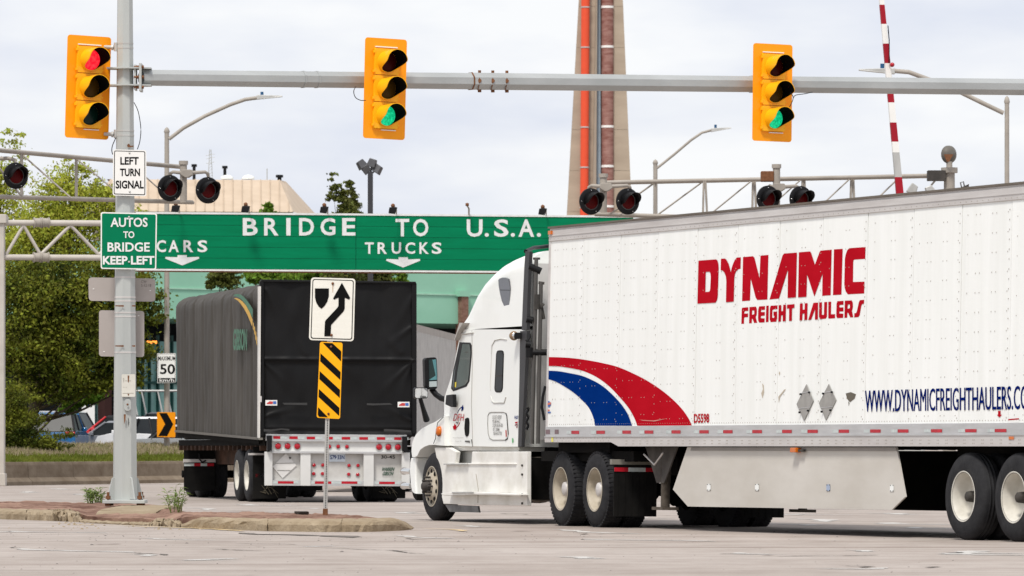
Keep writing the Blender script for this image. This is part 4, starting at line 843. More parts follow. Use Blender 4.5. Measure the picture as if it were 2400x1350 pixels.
def signal_head(label, px, d, y0, y1, yaw, lit, roll, bracket=None):
    k = d/F; H = (y1-y0)*k; c = P(px, (y0+y1)/2, d); Wd = H*.468
    mt = Matrix.Translation(c) @ Matrix.Rotation(R(roll), 4, 'Y') @ Matrix.Rotation(R(yaw), 4, 'Z')
    o = thing('traffic_light', label, 'traffic light', mat=mt, group='yellow three lamp traffic signals')
    m = MB(); m.prism([(x, 0, z) for x, z in rrect(-Wd/2, -H/2, Wd/2, H/2, .05, 5)], (0, .006, 0)); m.build('backboard', amber_p, o)
    hh = H*.80; sh = hh/3; hw = H*.272/2
    m = MB(); m.box((-hw*.98, -.02, -hh/2), (hw*.98, .2, hh/2)); m.build('housing', yel_p, o, bevel=.012)
    lens = [M('lens_red_dark', (.045, .003, .003), .4, spec=.1), M('lens_amber_dark', (.065, .034, .004), .4, spec=.1), M('lens_green_dark', (.002, .02, .014), .3)]
    on = {0: M('lens_red_lit', (.75, .0, .015), .4, emit=.9, rgb2=(1, .06, .07), vs=(16, 16, 16), ramp=(.40, .75)), 2: M('lens_green_lit', (.0, .26, .10), .4, emit=.85, rgb2=(.01, .60, .27), vs=(26, 26, 26), ramp=(.35, .65))}
    for i in range(3):
        zc = hh/2-sh*(i+.5); r = H*.104
        m = MB(); m.prism([(x, -.055, z) for x, z in rrect(-hw, zc-sh*.485, hw, zc+sh*.485, .03, 4)], (0, .034, 0)); dr = m.build('signal_door', yel_p, o, bevel=.006)
        for zz in (-.36, .36):
            m = MB(); m.box((-hw-.025, -.06, zc+zz*sh-.02), (-hw+.01, -.02, zc+zz*sh+.02)); m.build('hinge', yel_p, dr)
            m = MB(); m.box((hw-.01, -.06, zc+zz*sh-.012), (hw+.02, -.03, zc+zz*sh+.012)); m.build('latch', yel_p, dr)
        m = MB(); m.lathe([(-.057, r*.985), (-.064, r*.9), (-.078, r*.5), (-.082, .001)], (0, 0, zc), 'y', 32); m.build('lens', on[i] if lit == i else lens[i], dr)
        m = MB(); secs = []; n = 36; Lv = H*.225; R0, R1 = r*1.05, r*1.10
        for j in range(n):
            a = 2*math.pi*j/n; up = math.sin(a)
            t = min(1, max(0, (up+.86)/1.0)); e = .10+.90*(t*t*(3-2*t))
            y = -.056-Lv*e; q = R0+(R1-R0)*e; th = .010
            cs_, sn = math.cos(a), math.sin(a)
            secs.append([(R0*cs_, -.056, zc+R0*sn), (q*cs_, y, zc+q*sn), ((q-th)*cs_, y, zc+(q-th)*sn), ((R0-th)*cs_, -.056, zc+(R0-th)*sn)])
        nv = len(secs); vs = [p for q in secs for p in q]
        for kk, mi in ((0, 0), (1, 0), (2, 1)):
            m.add(vs, [(4*j+kk, 4*((j+1) % nv)+kk, 4*((j+1) % nv)+kk+1, 4*j+kk+1) for j in range(nv)], mi, True)
        m.build('visor', [yel_p, M('visor_matt_black', (.004, .004, .004), .9, spec=.05)], dr, fixn=False)
    m = MB(); m.box((-hw*.9, -.03, hh/2+.012), (hw*.9, 0, hh/2+.03)); m.build('top_slot_strip', signw, o)
    m = MB(); m.box((-hw*.3, -.03, -hh/2-.025), (hw*.9, 0, -hh/2-.012)); m.build('bottom_slot_strip', signw, o)
    return o
s1 = signal_head('leftmost traffic signal, mounted on the pole and showing red', 206.5, SD-.05, 84, 325, 30, 0, 1.6)
for y in (110, 314):
    m = MB(); m.tube([P(245, y, SD+.1), P(270, y+1, SD+.02)], .03, 8); m.tube([P(261, y+1, SD+.02), P(266, y+1, SD+.02)], .045, 8); m.tube([P(272, y-10, SD-.02), P(272, y+10, SD-.02)], .035, 6); m.build('side_bracket', galv, s1, world=True)
s2 = signal_head('middle traffic signal on the mast arm, showing green, left of the pylon', 902.5, armp(903).y-.42, 90, 326, 29, 2, 1.3)
s3 = signal_head('rightmost traffic signal on the mast arm, showing green, above the trailer', 1810.5, armp(1810).y-.42, 103, 331.5, 28, 2, .6)
for s_h, px in ((s2, 902.5), (s3, 1810.5)):
    c = armp(px); m = MB(); m.box(c+Vector((-.05, -.42, -.25)), c+Vector((.05, -.14, .25))); m.tube([c+Vector((0, -.2, -.6)), c+Vector((0, -.2, .6))], .03, 8); m.build('arm_bracket', galv, s_h, world=True)
def cable(label, pts, parent=None, r=.007):
    m = MB(); q = [Vector(p) for p in pts]; sm = []
    for i in range(len(q)-1):
        p0, p1, p2, p3 = q[max(0, i-1)], q[i], q[i+1], q[min(len(q)-1, i+2)]
        for j in range(5):
            t = j/5; sm.append(.5*((2*p1)+(p2-p0)*t+(2*p0-5*p1+4*p2-p3)*t*t+(3*p1-p0-3*p2+p3)*t**3))
    sm.append(q[-1]); m.tube(sm, r, 6); return m.build('cable', blackp, parent, world=True)
cable('', [P(834,203,85.9), P(829,214,85.6), P(833,228,85.5), P(845,235,85.5), P(858,235,85.5)], s2)
cable('', [P(1853,217,88), P(1859,228,88), P(1856,240,88), P(1850,251,88)], s3); cable('', [P(1859,230,88), P(1865,223,88.2), P(1885,220,88.4), P(1904,216,88.6)], s3)
cable('', [P(314,240,SD-.1), P(324,262,SD-.1), P(330,300,SD-.1), P(328,330,SD-.1), P(322,350,SD-.1)], sp); cable('', [P(272,322,SD-.1), P(264,340,SD-.1), P(262,352,SD-.1), P(264,362,SD-.1)], sp)

# ------------------------------------------------------------------ signs on the signal pole
def panel_sign(name, label, sf, c4, r, asp, layers, cat='sign', th=.006, off=0, group=None, back=None):
    o = thing(name, label, cat, sf.at(*[sum(c[i] for c in (c4[2], c4[3]))/2 for i in (0, 1)], off), group=group)
    for j, (ins, mat, nm) in enumerate(layers):
        decal(sf, rq(c4, r, asp, ins), mat, nm, o, off=off+.003*j, th=th if j == 0 else 0)
    return o
pf = Surf((SX, SD-.225, 0), (1, .02, 0))
lt = panel_sign('left_turn_sign', 'white sign reading LEFT TURN SIGNAL on the signal pole', pf, [(265,350),(343,352),(343,460),(264,458)], .06, 1.38, [(0, signw, 'panel'), (.035, blk, 'border'), (.058, signw, 'face')])
for t_, q in (('LEFT', (282,368,325,386)), ('TURN', (281,395,328,413)), ('SIGNAL', (271,423,337,442))): text(pf, t_, q, blk, lt, off=.009, bold=.028)
for c in ((303.5, 358), (304, 449)): m = MB(); p = pf.at(*c, .012); m.lathe([(-.008, .001), (-.004, .014), (0, .016)], tuple(p), 'y', 8); m.build('bolt', galv, lt, world=True)
au = panel_sign('autos_to_bridge_sign', 'green guide sign with white lettering sending autos to the bridge, on the signal pole', pf, [(236,497),(368,500),(366,632),(236,630)], .035, 1.0, [(0, signw, 'panel'), (.022, greenl, 'face')], off=.02)
for t_, q in (('AUTOS', (259,510,346,532)), ('TO', (289,542,315,558)), ('BRIDGE', (252,568,351,590)), ('KEEP LEFT', (241,600,362,620))): text(pf, t_, q, letw, au, off=.03, bold=.022 if t_ != 'KEEP LEFT' else .034)
for c in ((302.5, 509), (302.5, 614)): m = MB(); p = pf.at(*c, .034); m.lathe([(-.008, .001), (-.004, .016), (0, .018)], tuple(p), 'y', 8); m.build('bolt', galv, au, world=True)
pb = Surf((SX, SD+.24, 0), (1, .0, 0))
b1_ = panel_sign('blank_sign', 'wide grey back of a sign facing away, upper of the two on the signal pole', pb, [(207,650),(364,653),(364,707),(208,705)], .05, .35, [(0, signback, 'panel')], group='grey sign backs on the signal pole')
b2_ = panel_sign('blank_sign', 'upright grey back of a sign facing away, lower of the two on the signal pole', pb, [(232,727),(338,729),(338,837),(232,835)], .06, 1.02, [(0, signback, 'panel')], group='grey sign backs on the signal pole')
for o_, cs in ((b1_, ((219, 677), (352, 681))), (b2_, ((244, 824), (325, 740)))):
    for c in cs: decal(pb, rrect(c[0]-2, c[1]-1, c[0]+2, c[1]+1, .8, 2), signw, 'rivet', o_, off=.01)
text(pb, 'CW\n5-12-18', (331, 657, 354, 672), M('pencil_grey', (.10, .09, .085), .7), b1_, off=.004, bold=-.01)
# speed limit and chevron on the street light pole
lf = surf2(360, 171.6, 420, 171.7)
sl_ = panel_sign('speed_limit_sign', 'white MAXIMUM 50 speed sign on the street light pole beside the curtain trailer', lf, [(368,828),(412,828),(412,897),(369,898)], .05, 1.55, [(0, signw, 'panel'), (.03, blk, 'border'), (.05, signw, 'face')])
text(lf, 'MAXIMUM', (371,835,411,845), blk, sl_, off=.01, bold=.01); text(lf, '50', (375,853,410,877), blk, sl_, off=.01, bold=.02)
decal(lf, [(370,886),(411,886),(411,896),(370,896)], blk, 'band', sl_, off=.009); text(lf, 'km/h', (374,887,408,895), signw, sl_, off=.013, bold=.01)
cv = panel_sign('chevron_sign', 'orange and black chevron sign on the street light pole low beside the curtain trailer', lf, [(368,966),(411,966),(411,1025),(368,1024)], .03, 1.4, [(0, oransign, 'panel')])
decal(lf, [(373,968),(391,968),(406,994),(392,1022),(371,1022),(387,994)], blk, 'chevron', cv, off=.004)
for p_ in (sl_, cv): m = MB(); c = P(391, 862 if p_ is sl_ else 995, 171.75); m.box(c-Vector((.12, .02, .03)), c+Vector((.12, .17, .03))); m.build('clamp', galv, p_, world=True)

# ------------------------------------------------------------------ median sign post
MD = 75.2
mp0 = PG(762, 1207, .15); md = mp0.y
po = thing('sign_post', 'leaning perforated steel sign post on the island nose', 'post', mp0)
ms = Surf((0, md-.03, 0), (1, 0, 0))
c4 = [(757,1206),(763,980),(774,980),(767,1206)]
decal(ms, [(757.5,1195),(768.5,700),(779,700),(767,1195)], galv, 'post_tube', po, off=0, th=.06, bevel=.004)
decal(ms, [(756,1207),(757,1192),(768,1192),(768,1207)], rust, 'rusty_stub', po, off=.006, th=.075)
hl = MB()
for i in range(52):
    y = 985+i*4.0; x = 762.5+(1206-y)*.0225; c = ms.at(x+.2, y, .002); r_ = .006*1.35; hl.add([c+Vector((r_*math.cos(t), 0, r_*math.sin(t))) for t in [i_*math.pi/3 for i_ in range(6)]], [tuple(range(6))])
hl.build('perforations', blk, po, world=True, fixn=False, kind='stuff')
kr = panel_sign('keep_right_sign', 'white keep right sign with black island shape and curving arrow, on the median post', ms, [(729,650),(833,653),(829,800),(724,797)], .07, 1.42, [(0, signcream, 'panel'), (.035, blk, 'border'), (.055, signcream, 'face')], off=.02)
Z5 = lambda pts: zoomed(560, 480, 3.215, pts)
decal(ms, Z5([(573,630),(678,630),(677,690),(665,730),(645,762),(622,783),(600,765),(582,735),(573,700)]), blk, 'island_symbol', kr, off=.032)
decal(ms, Z5([(776,587),(838,700),(830,714),(798,700),(797,780),(790,800),(695,905),(690,990),(643,990),(648,880),(655,868),(742,775),(750,760),(750,698),(718,714),(709,705)]), blk, 'arrow', kr, off=.032)
for c in ((707, 593), (697, 982)):
    x, y = 560+c[0]/3.215, 480+c[1]/3.215; m = MB(); m.lathe([(-.012, .001), (-.008, .016), (0, .02)], tuple(ms.at(x, y, .034)), 'y', 8); m.build('rusty_bolt', rust, kr, world=True)
decal(ms, [(779,668),(781,668),(780.5,685),(779.5,685)], M('rust_streak_light', (.5, .33, .2), .7), 'rust_streak', kr, off=.031)
decal(ms, [(773,797),(780,797),(780,803),(773,803)], galv, 'spacer', kr, off=.012, th=.02)
hz = panel_sign('hazard_marker', 'narrow yellow and black diagonal striped hazard marker below the keep right sign', ms, [(750,801),(803,803),(797,982),(742,979)], .09, 3.35, [(0, yelsign, 'panel')], off=.02)
Z6 = lambda pts: zoomed(560, 480, 3.215, pts)
def mapc(u, v): return quadmap([(750,801),(803,803),(797,982),(742,979)], [(u, v)])[0]
L_, T_ = .045, .955
for vs_ in ([(.13, .012), (.55, .012), (T_, .115), (T_, .245)], [(L_, .15), (L_, .255), (T_, .49), (T_, .385)], [(L_, .385), (L_, .49), (T_, .725), (T_, .62)], [(L_, .62), (L_, .725), (T_, .96), (T_, .855)], [(L_, .86), (L_, .96), (.10, .985), (.48, .985)]):
    decal(ms, [mapc(u, v) for u, v in vs_], blk, 'stripe', hz, off=.024)
for v in (.06, .94): x, y = mapc(.5, v); m = MB(); m.lathe([(-.012, .001), (-.008, .014), (0, .018)], tuple(ms.at(x, y, .027)), 'y', 8); m.build('rusty_bolt', rust, hz, world=True)

# ------------------------------------------------------------------ weeds on the island
def weed(label, px, py, h, sp_, n, seed):
    rnd = random.Random(seed); b = PG(px, py, .14); o = thing('weed', label, 'weed', b); st = MB(); lf_ = MB(); k = b.y/F
    for i in range(n):
        hh = h*k*rnd.uniform(.55, 1); lean = rnd.uniform(-1, 1)*sp_*k; y = rnd.uniform(-.15, .15)
        p0 = b+Vector((rnd.uniform(-.08, .08), y, 0)); p1 = p0+Vector((lean*.4, 0, hh*.6)); p2 = p0+Vector((lean, 0, hh)); st.tube([p0, p1, p2], [.006, .005, .002], 4, cap=False)
        for j in range(16):
            t = rnd.uniform(.15, 1); c = p0.lerp(p1, t*2) if t < .5 else p1.lerp(p2, t*2-1); a = rnd.uniform(0, 6.28); ln = rnd.uniform(.06, .15); d = Vector((math.cos(a), math.sin(a), rnd.uniform(.1, .9))).normalized(); s = d.cross(Vector((0, 0, 1))).normalized()*.010+Vector((0, 0, .005))
            lf_.add([c, c+d*ln*.5+s, c+d*ln+Vector((0, 0, -.03)), c+d*ln*.5-s], [(0, 1, 2, 3)])
    st.build('stem', M('weed_stem', (.16, .20, .05), .7), o, world=True, fixn=False); lf_.build('leaves', M('weed_leaf', (.13, .20, .04), .6, rgb2=(.20, .27, .07), vs=(9, 9, 9), trans=.3, isl=.25), o, world=True, fixn=False)
weed('leafy green weed on the island left of the signal pole base', 214, 1181, 40, 24, 13, 3)
weed('taller spindly weed on the island right of the signal pole base', 412, 1202, 66, 20, 9, 5)
weed('small weed sprig close to the left side of the pole base', 233, 1181, 32, 12, 5, 9)

# ------------------------------------------------------------------ vehicle helpers
def frame(O, fwd, roll=0.0):
    U = Vector((fwd[0], fwd[1], 0)).normalized(); Lf = Vector((0, 0, 1)).cross(U); V = (Vector((0, 0, 1))*math.cos(roll)-Lf*math.sin(roll)).normalized(); Lf = V.cross(U).normalized()
    m = Matrix((( U.x, Lf.x, V.x, O[0]), (U.y, Lf.y, V.y, O[1]), (U.z, Lf.z, V.z, O[2]), (0, 0, 0, 1)))
    return m, U, Lf, V
def wheel(parent, x, y_out, side, r=.515, w_=.29, rim_r=.29, rimmat=None, lugs=False, style='dual', zoff=0, hub=True):
    # side +1: outer face towards +y. outer face plane at y_out
    s = side; z = r+zoff; m = MB()
    prof = [(0, rim_r-.01), (0, rim_r+.02), (.012, rim_r+.07), (.0, r*.80), (-.005, r*.90), (-.03, r*.965), (-.055, r), (-w_+.055, r), (-w_+.03, r*.965), (-w_+.005, r*.9), (-w_, r*.8), (-w_, rim_r-.01)]
    m.lathe([(y*s, q) for y, q in prof], (x, y_out, z), 'y', 48)
    if lugs:
        for i in range(52):
            a = 2*math.pi*i/52; da = .034; 
            for (ya, yb_) in ((-.02, -.12), (-.17, -.27)):
                c = []
                for rr in (r*.955, r*1.012):
                    for aa, yy in ((a-da, ya), (a+da, ya), (a+da, yb_), (a-da, yb_)): c.append((x+rr*math.cos(aa), y_out+s*yy, z+rr*math.sin(aa)))
                m.hexa(c)
    else:
        for yy in (-.10, -.145, -.19): m.lathe([((yy-.006)*s, r*.999), ((yy-.006)*s, r*1.006), ((yy+.02)*s, r*1.006), ((yy+.02)*s, r*.999)], (x, y_out, z), 'y', 48)
    t = m.build('tyre', rubber, parent)
    m = MB(); rm = rimmat or rimc
    if style == 'dual':
        m.lathe([(y*s, q) for y, q in [(.004, rim_r+.012), (.008, rim_r), (-.01, rim_r-.012), (-.05, rim_r-.03), (-.17, rim_r-.045), (-.20, rim_r-.07), (-.205, .12), (-.2, .001)]], (x, y_out, z), 'y', 40)
        m.build('rim', rm, t)
        if hub:
            hs = 1 if rm is rimc else .62; m = MB(); m.lathe([(y*s, q*hs) for y, q in [(-.2, .12), (-.09, .105), (-.05, .095), (-.035, .06), (-.03, .001)]], (x, y_out, z), 'y', 20); m.build('hub', alud if rm is rimc else steeld, t)
    else:
        m.lathe([(y*s, q) for y, q in [(.004, rim_r+.012), (.010, rim_r), (-.02, rim_r-.02), (-.03, rim_r-.05), (.0, .21), (.035, .17), (.04, .001)]], (x, y_out, z), 'y', 40); m.build('rim', rm, t)
        for i in range(10):
            a = 2*math.pi*(i+.5)/10; m = MB(); m.lathe([(y_*s, q) for y_, q in ((.004, .035), (.010, .03), (.0105, .001))], (x+.228*math.cos(a), y_out, z+.228*math.sin(a)), 'y', 10); m.build('hand_hole', blk, t)
            m = MB(); cx, cz = x+.14*math.cos(a+.3), z+.14*math.sin(a+.3); m.tube([(cx, y_out+s*.03, cz), (cx, y_out+s*.11, cz)], .018, 6); m.build('lug_nut', steeld, t)
        m = MB(); m.lathe([(y*s, q) for y, q in [(.03, .085), (.06, .085), (.08, .07), (.14, .062), (.155, .045), (.16, .001)]], (x, y_out, z), 'y', 20); m.build('hub', steeld, t)
    return t

# ------------------------------------------------------------------ white trailer
TR = .020
Mt, TU, TL, TV = frame((0, 0, 0), (-.391, .920), TR)
TO = Vector((.475, 74.2, 1.105)); org = TO-TV*1.105; Mt.translation = org
tl_ = thing('box_trailer', 'long white box trailer with red company lettering and red and blue stripes', 'trailer', mat=Mt)
tsf = Surf(TO, TU, TV)
Lt, Wt = 16.15, 2.6; Z0, Z1, ZT, ZR = 1.105, 1.378, 3.955, 4.105
seams = [0, -1.19]+[-1.19-1.229*i for i in range(1, 12)]; seams = [s for s in seams if s > -Lt+.3]+[-Lt]
for i in range(len(seams)-1):
    a, b_ = seams[i]-.007, seams[i+1]+.007; m = MB(); o_ = .003*(i % 2); m.box((b_, -.03, Z1-.02), (a, o_, ZT+.02)); m.build('side_panel', twhite, tl_)
m = MB(); m.box((-Lt+.02, -.05, Z0+.1), (-.02, -.031, ZR-.05)); m.build('inner_wall', alud, tl_)
m = MB(); m.box((-Lt, -Wt, Z0+.06), (0, -Wt+.05, ZR)); m.build('far_side_wall', twhite, tl_)
m = MB(); m.box((-.06, -Wt+.05, Z0+.06), (0, -.05, ZR)); m.build('front_wall', twhite, tl_)
m = MB(); m.box((-Lt, -Wt+.05, Z0+.06), (-Lt+.08, -.05, ZR)); m.build('rear_door', twhite, tl_)
m = MB(); m.box((-Lt, -Wt, ZR), (0, 0.0, ZR+.03)); m.build('roof', alud, tl_)
m = MB(); m.box((-Lt, -Wt+.05, Z0+.12), (-.06, -.05, Z0+.22)); m.build('floor', under, tl_)
m = MB(); m.box((-Lt, -.03, ZT), (.003, .018, ZR)); m.build('top_rail', alud, tl_, bevel=.006)
m = MB(); m.box((-Lt, -.04, ZT+.068), (.004, .026, ZT+.078)); m.build('top_rail_lip', alud, tl_)
m = MB(); m.box((-Lt, -.05, ZR+.03), (.01, .032, ZR+.055)); m.build('roof_edge', M('roof_edge_brown', (.14, .12, .10), .8), tl_)
m = MB(); m.box((-Lt, -.03, Z1-.135), (.004, .014, Z1)); m.build('bottom_rail', alu, tl_, bevel=.004)
m = MB(); m.prism([(.004, .022, Z1-.14), (.004, .022, Z0+.055), (-2.25, .022, Z0+.055), (-2.5, .022, Z0), (-Lt, .022, Z0), (-Lt, .022, Z1-.14)], (0, -.05, 0)); m.build('side_sill', alud, tl_)
m = MB(); m.box((-Lt, .0, Z1-.146), (.004, .032, Z1-.134)); m.build('rail_rib', alu, tl_)
m = MB(); m.box((-.05, -.05, Z0+.06), (.02, .01, ZR)); m.build('corner_post', alud, tl_, bevel=.01)
# rivets
rv = MB()
def rivet(x, z, y=.0050, r=.0105): rv.add([(x-r, y, z), (x, y, z-r), (x+r, y, z), (x, y, z+r), (x, y+.006, z)], [(0,1,4),(1,2,4),(2,3,4),(3,0,4)])
for i in range(len(seams)-1):
    a, b_ = seams[i], seams[i+1]; wd = a-b_
    nz = int((ZT-Z1)/.115)
    for j in range(nz): rivet(b_+.05, Z1+.06+j*.115)
    dense = i in (0, 1, 2, 3) or i > 8
    for f_ in ((.17, .25, .42, .50, .67, .75, .92) if i == 0 else (.12, .29, .37, .62, .70, .93) if dense else (.16, .52, .60, .93)):
        for j in range(int((ZT-Z1)/.23)): rivet(a-wd*f_, Z1+.09+j*.23+(.0 if i % 2 else .06), r=.009)
for i in range(230): rivet(-.04-i*.07, Z1+.03, .004, .008)
for i in range(116): rivet(-.05-i*.14, ZT+.03, .019, .008)
for i in range(60):
    for dz in (.035, .075):
        for dx in (0, .035): rivet(-2.75-i*.225-dx, Z0+dz, .0225, .010)
for i in range(34): rivet(-.06-i*.065-(.03 if i % 3 else 0), Z0+.075+(.035 if i % 2 else 0), .0225, .009)
rv.build('rivets', M('rivet_grey', (.36, .33, .29), .6), tl_, kind='stuff', fixn=False)
Zr = lambda pts: zoomed(1250, 500, 2.455, pts)
decal(tsf, smooth_ring(Zr([(80,827),(140,828),(210,832),(280,840),(340,850),(400,862),(480,882),(560,915),(640,955),(720,1005),(790,1060),(850,1120),(890,1175),(913,1222),(598,1222),(580,1175),(545,1115),(490,1050),(430,990),(360,940),(280,905),(200,888),(140,880),(80,878)])), red, 'red_stripe', tl_, off=.0055)
decal(tsf, smooth_ring(Zr([(80,905),(140,908),(200,918),(280,935),(350,965),(395,992),(430,1020),(490,1080),(540,1150),(568,1222),(355,1222),(345,1175),(320,1120),(280,1075),(230,1030),(160,985),(120,965),(80,952)])), blue, 'blue_stripe', tl_, off=.0055)
A1 = lambda pts: zoomed(1620, 570, 9, pts); A2 = lambda pts: zoomed(1820, 570, 9, pts); A3 = lambda pts: zoomed(1730, 690, 7.742, pts)
big = MB()
for pts, hs in ((A1([(152,368),(515,340),(540,350),(558,385),(572,440),(577,520),(558,1120),(540,1200),(508,1255),(130,1275)]), [A1([(305,604),(390,602),(405,640),(412,720),(400,960),(390,1010),(370,1025),(295,1030)])]),
    (A1([(626,328),(710,322),(740,350),(785,430),(815,530),(833,615),(850,530),(880,440),(920,350),(960,303),(1046,296),(1040,538),(990,550),(945,590),(920,650),(907,740),(895,1232),(732,1245),(740,800),(730,700),(700,620),(660,575),(620,568)]), []),
    (A1([(1092,292),(1305,274),(1335,310),(1440,735),(1460,262),(1628,246),(1606,1188),(1395,1198),(1360,1150),(1256,752),(1240,1210),(1072,1223)]), []),
    (A2([(-150,1188),(125,260),(160,217),(428,198),(405,1143),(233,1155),(240,582),(230,580),(48,1168)]), []),
    (A2([(470,192),(705,172),(725,200),(808,455),(905,190),(925,157),(1163,135),(1140,1098),(963,1110),(970,640),(797,1122),(642,655),(628,1132),(453,1142)]), []),
    (A2([(1210,130),(1395,118),(1368,1085),(1190,1095)]), []),
    (A2([(1530,105),(1877,80),(1870,330),(1650,345),(1625,355),(1618,400),(1612,818),(1855,810),(1848,1060),(1505,1078),(1460,1020),(1435,940),(1428,860),(1440,330),(1460,230),(1490,150)]), [])):
    decal(tsf, pts, red, 'letter', tl_, off=.0055, holes=hs)
for pts, hs in (([(75,240),(182,233),(182,300),(125,302),(112,320),(112,348),(180,345),(178,412),(120,415),(108,430),(105,532),(57,535),(65,262)], []),
    ([(205,230),(320,220),(335,250),(340,300),(335,370),(318,410),(345,515),(290,518),(262,445),(250,440),(245,523),(198,525)], [[(255,292),(290,292),(292,355),(262,368),(250,365)]]),
    ([(380,218),(487,210),(485,278),(420,285),(412,320),(484,318),(482,385),(412,392),(412,430),(480,435),(478,508),(385,512),(365,480),(360,420),(365,270)], []),
    ([(510,205),(555,202),(550,500),(502,505)], []),
    ([(590,205),(713,198),(712,268),(640,272),(622,290),(618,420),(650,428),(658,390),(640,385),(640,312),(705,312),(708,440),(690,495),(590,503),(572,450),(575,260)], []),
    ([(735,195),(780,193),(782,305),(812,303),(818,188),(866,185),(860,487),(808,490),(808,375),(778,378),(772,492),(728,495)], []),
    ([(887,187),(1020,176),(1018,245),(976,250),(972,478),(922,482),(925,255),(885,255)], []),
    ([(1120,165),(1170,162),(1168,278),(1205,275),(1208,160),(1258,158),(1250,463),(1200,466),(1202,345),(1165,348),(1160,470),(1113,472)], []),
    ([(1365,152),(1448,148),(1443,455),(1392,457),(1395,262),(1320,460),(1270,465)], []),
    ([(1470,145),(1520,142),(1518,370),(1555,370),(1562,138),(1614,135),(1610,400),(1590,440),(1490,450),(1465,410)], []),
    ([(1635,133),(1688,130),(1684,360),(1758,358),(1757,432),(1650,440),(1635,430)], []),
    ([(1800,122),(1912,116),(1910,188),(1845,192),(1835,210),(1840,235),(1910,235),(1910,308),(1838,312),(1835,345),(1908,350),(1905,425),(1800,432),(1782,400),(1780,360),(1785,170)], []),
    ([(1935,113),(2060,108),(2080,150),(2082,230),(2065,300),(2088,415),(2035,418),(1995,335),(1982,332),(1978,423),(1928,425)], [[(1990,185),(2025,182),(2028,245),(2000,258),(1985,255)]]),
    ([(2210,103),(2286,97),(2283,175),(2250,178),(2235,210),(2205,380),(2180,412),(2105,417),(2108,342),(2140,338),(2155,300),(2190,140)], [])):
    decal(tsf, A3(pts), red, 'letter', tl_, off=.0055, holes=[A3(h) for h in hs])
for dx_, of_ in ((0, .0055), (.9, .0065)): text(tsf, 'WWW.DYNAMICFREIGHTHAULERS.COM', [(2027+dx_,966),(2426+dx_,959),(2027+dx_,915),(2426+dx_,903)], navy, tl_, off=of_, bold=0)
text(tsf, 'D5598', [(1626,992),(1662,991),(1626,970),(1662,969)], red, tl_, off=.0055, bold=.03)
for pts in ([(1889.6,900.6),(1906,939),(1884,986),(1866.7,947)], [(1942,900),(1959.5,938),(1935.5,985),(1919,945)]):
    pc = decal(tsf, pts, M('placard_grey', (.26, .255, .24), .5, rgb2=(.36, .35, .33), vs=(5, 5, 5)), 'placard_holder', tl_, off=.014, th=.008)
    c = Vector((sum(p[0] for p in pts)/4, sum(p[1] for p in pts)/4))
    for t0, t1 in ((.42, .46), (.60, .64)):
        l0 = Vector(pts[0]).lerp(Vector(pts[3]), t0); r0 = Vector(pts[0]).lerp(Vector(pts[1]), t0); l1 = Vector(pts[0]).lerp(Vector(pts[3]), t1); r1 = Vector(pts[0]).lerp(Vector(pts[1]), t1)
        if t0 > .5: l0 = Vector(pts[3]).lerp(Vector(pts[2]), .25); r0 = Vector(pts[1]).lerp(Vector(pts[2]), .3); l1 = l0+Vector((.5, 1.5)); r1 = r0+Vector((-.5, 1.5))
        decal(tsf, [l0, r0, r1, l1], alu, 'placard_slot', pc, off=.018)
    for a_ in range(4): m = MB(); p = tsf.at(*(Vector(pts[a_]).lerp(Vector(pts[(a_+1) % 4]), .5)), .016); m.tube([p, p+tsf.n*.02], .014, 6); m.build('latch', blackp, pc, world=True)
decal(tsf, [(1982,922),(1994,919),(2006,924),(2003,934),(1992,943),(1985,934)], M('torn_placard', (.13, .115, .09), .8), 'torn_sticker', tl_, off=.006)
decal(tsf, [(1988,940),(1991,945),(1989,952)], M('torn_placard', (.1, .1, .1)), 'scratch', tl_, off=.006)
scm = M('scuff_tan', (.50, .44, .35), .7)
for p_ in ([(1786,898),(1790,903),(1791,920),(1787,934),(1784,922),(1788,912)], [(1838,913),(1842,912),(1828,930),(1825,944),(1824,930)], [(1826,870),(1828,873),(1827,880),(1825,876)]): decal(tsf, p_, scm, 'scuff', tl_, off=.005)
decal(tsf, Zr([(610,1188),(690,1192),(770,1180),(700,1197),(630,1193)]), M('scratch_pink', (.6, .25, .22), .6), 'scratch', tl_, off=.008)
Zd = lambda pts: zoomed(1270, 900, 9, pts)
decal(tsf, Zd([(145,352),(190,405),(190,440),(150,500),(100,445),(97,400)]), M('sticker_blue', (.06, .14, .42), .5), 'sticker', tl_, off=.006)
decal(tsf, Zd([(100,405),(190,385),(188,430),(97,450)]), M('sticker_orange', (.62, .16, .10), .5), 'sticker_band', tl_, off=.008)
decal(tsf, Zd([(92,540),(160,535),(160,570),(92,572)]), M('sticker_orange', (.62, .16, .10), .5), 'sticker', tl_, off=.006); decal(tsf, Zd([(92,588),(186,584),(186,615),(92,618)]), M('sticker_blue', (.06, .14, .42), .5), 'sticker', tl_, off=.006)
decal(tsf, Zd([(80,962),(170,962),(170,1058),(80,1058)]), M('faded_tape', (.20, .14, .15), .6), 'faded_tape', tl_, off=.017); decal(tsf, Zd([(270,962),(352,962),(352,1055),(270,1055)]), M('faded_tape', (.2, .14, .15), .6), 'faded_tape', tl_, off=.017)
decal(tsf, Zd([(200,1115),(238,1115),(238,1220),(200,1220)]), M('yellow_tape', (.75, .68, .12), .5), 'yellow_tape', tl_, off=.025)
decal(tsf, [(2339,963),(2345,963),(2345,972),(2348,972),(2342,978.5),(2336,972),(2339,972)], red, 'red_arrow', tl_, off=.006)
decal(tsf, [(2363,982),(2388,980),(2388,990),(2363,991)], signw, 'sticker', tl_, off=.006); decal(tsf, [(2363,982),(2388,980),(2388,983),(2363,985)], red, 'sticker_band', tl_, off=.008)
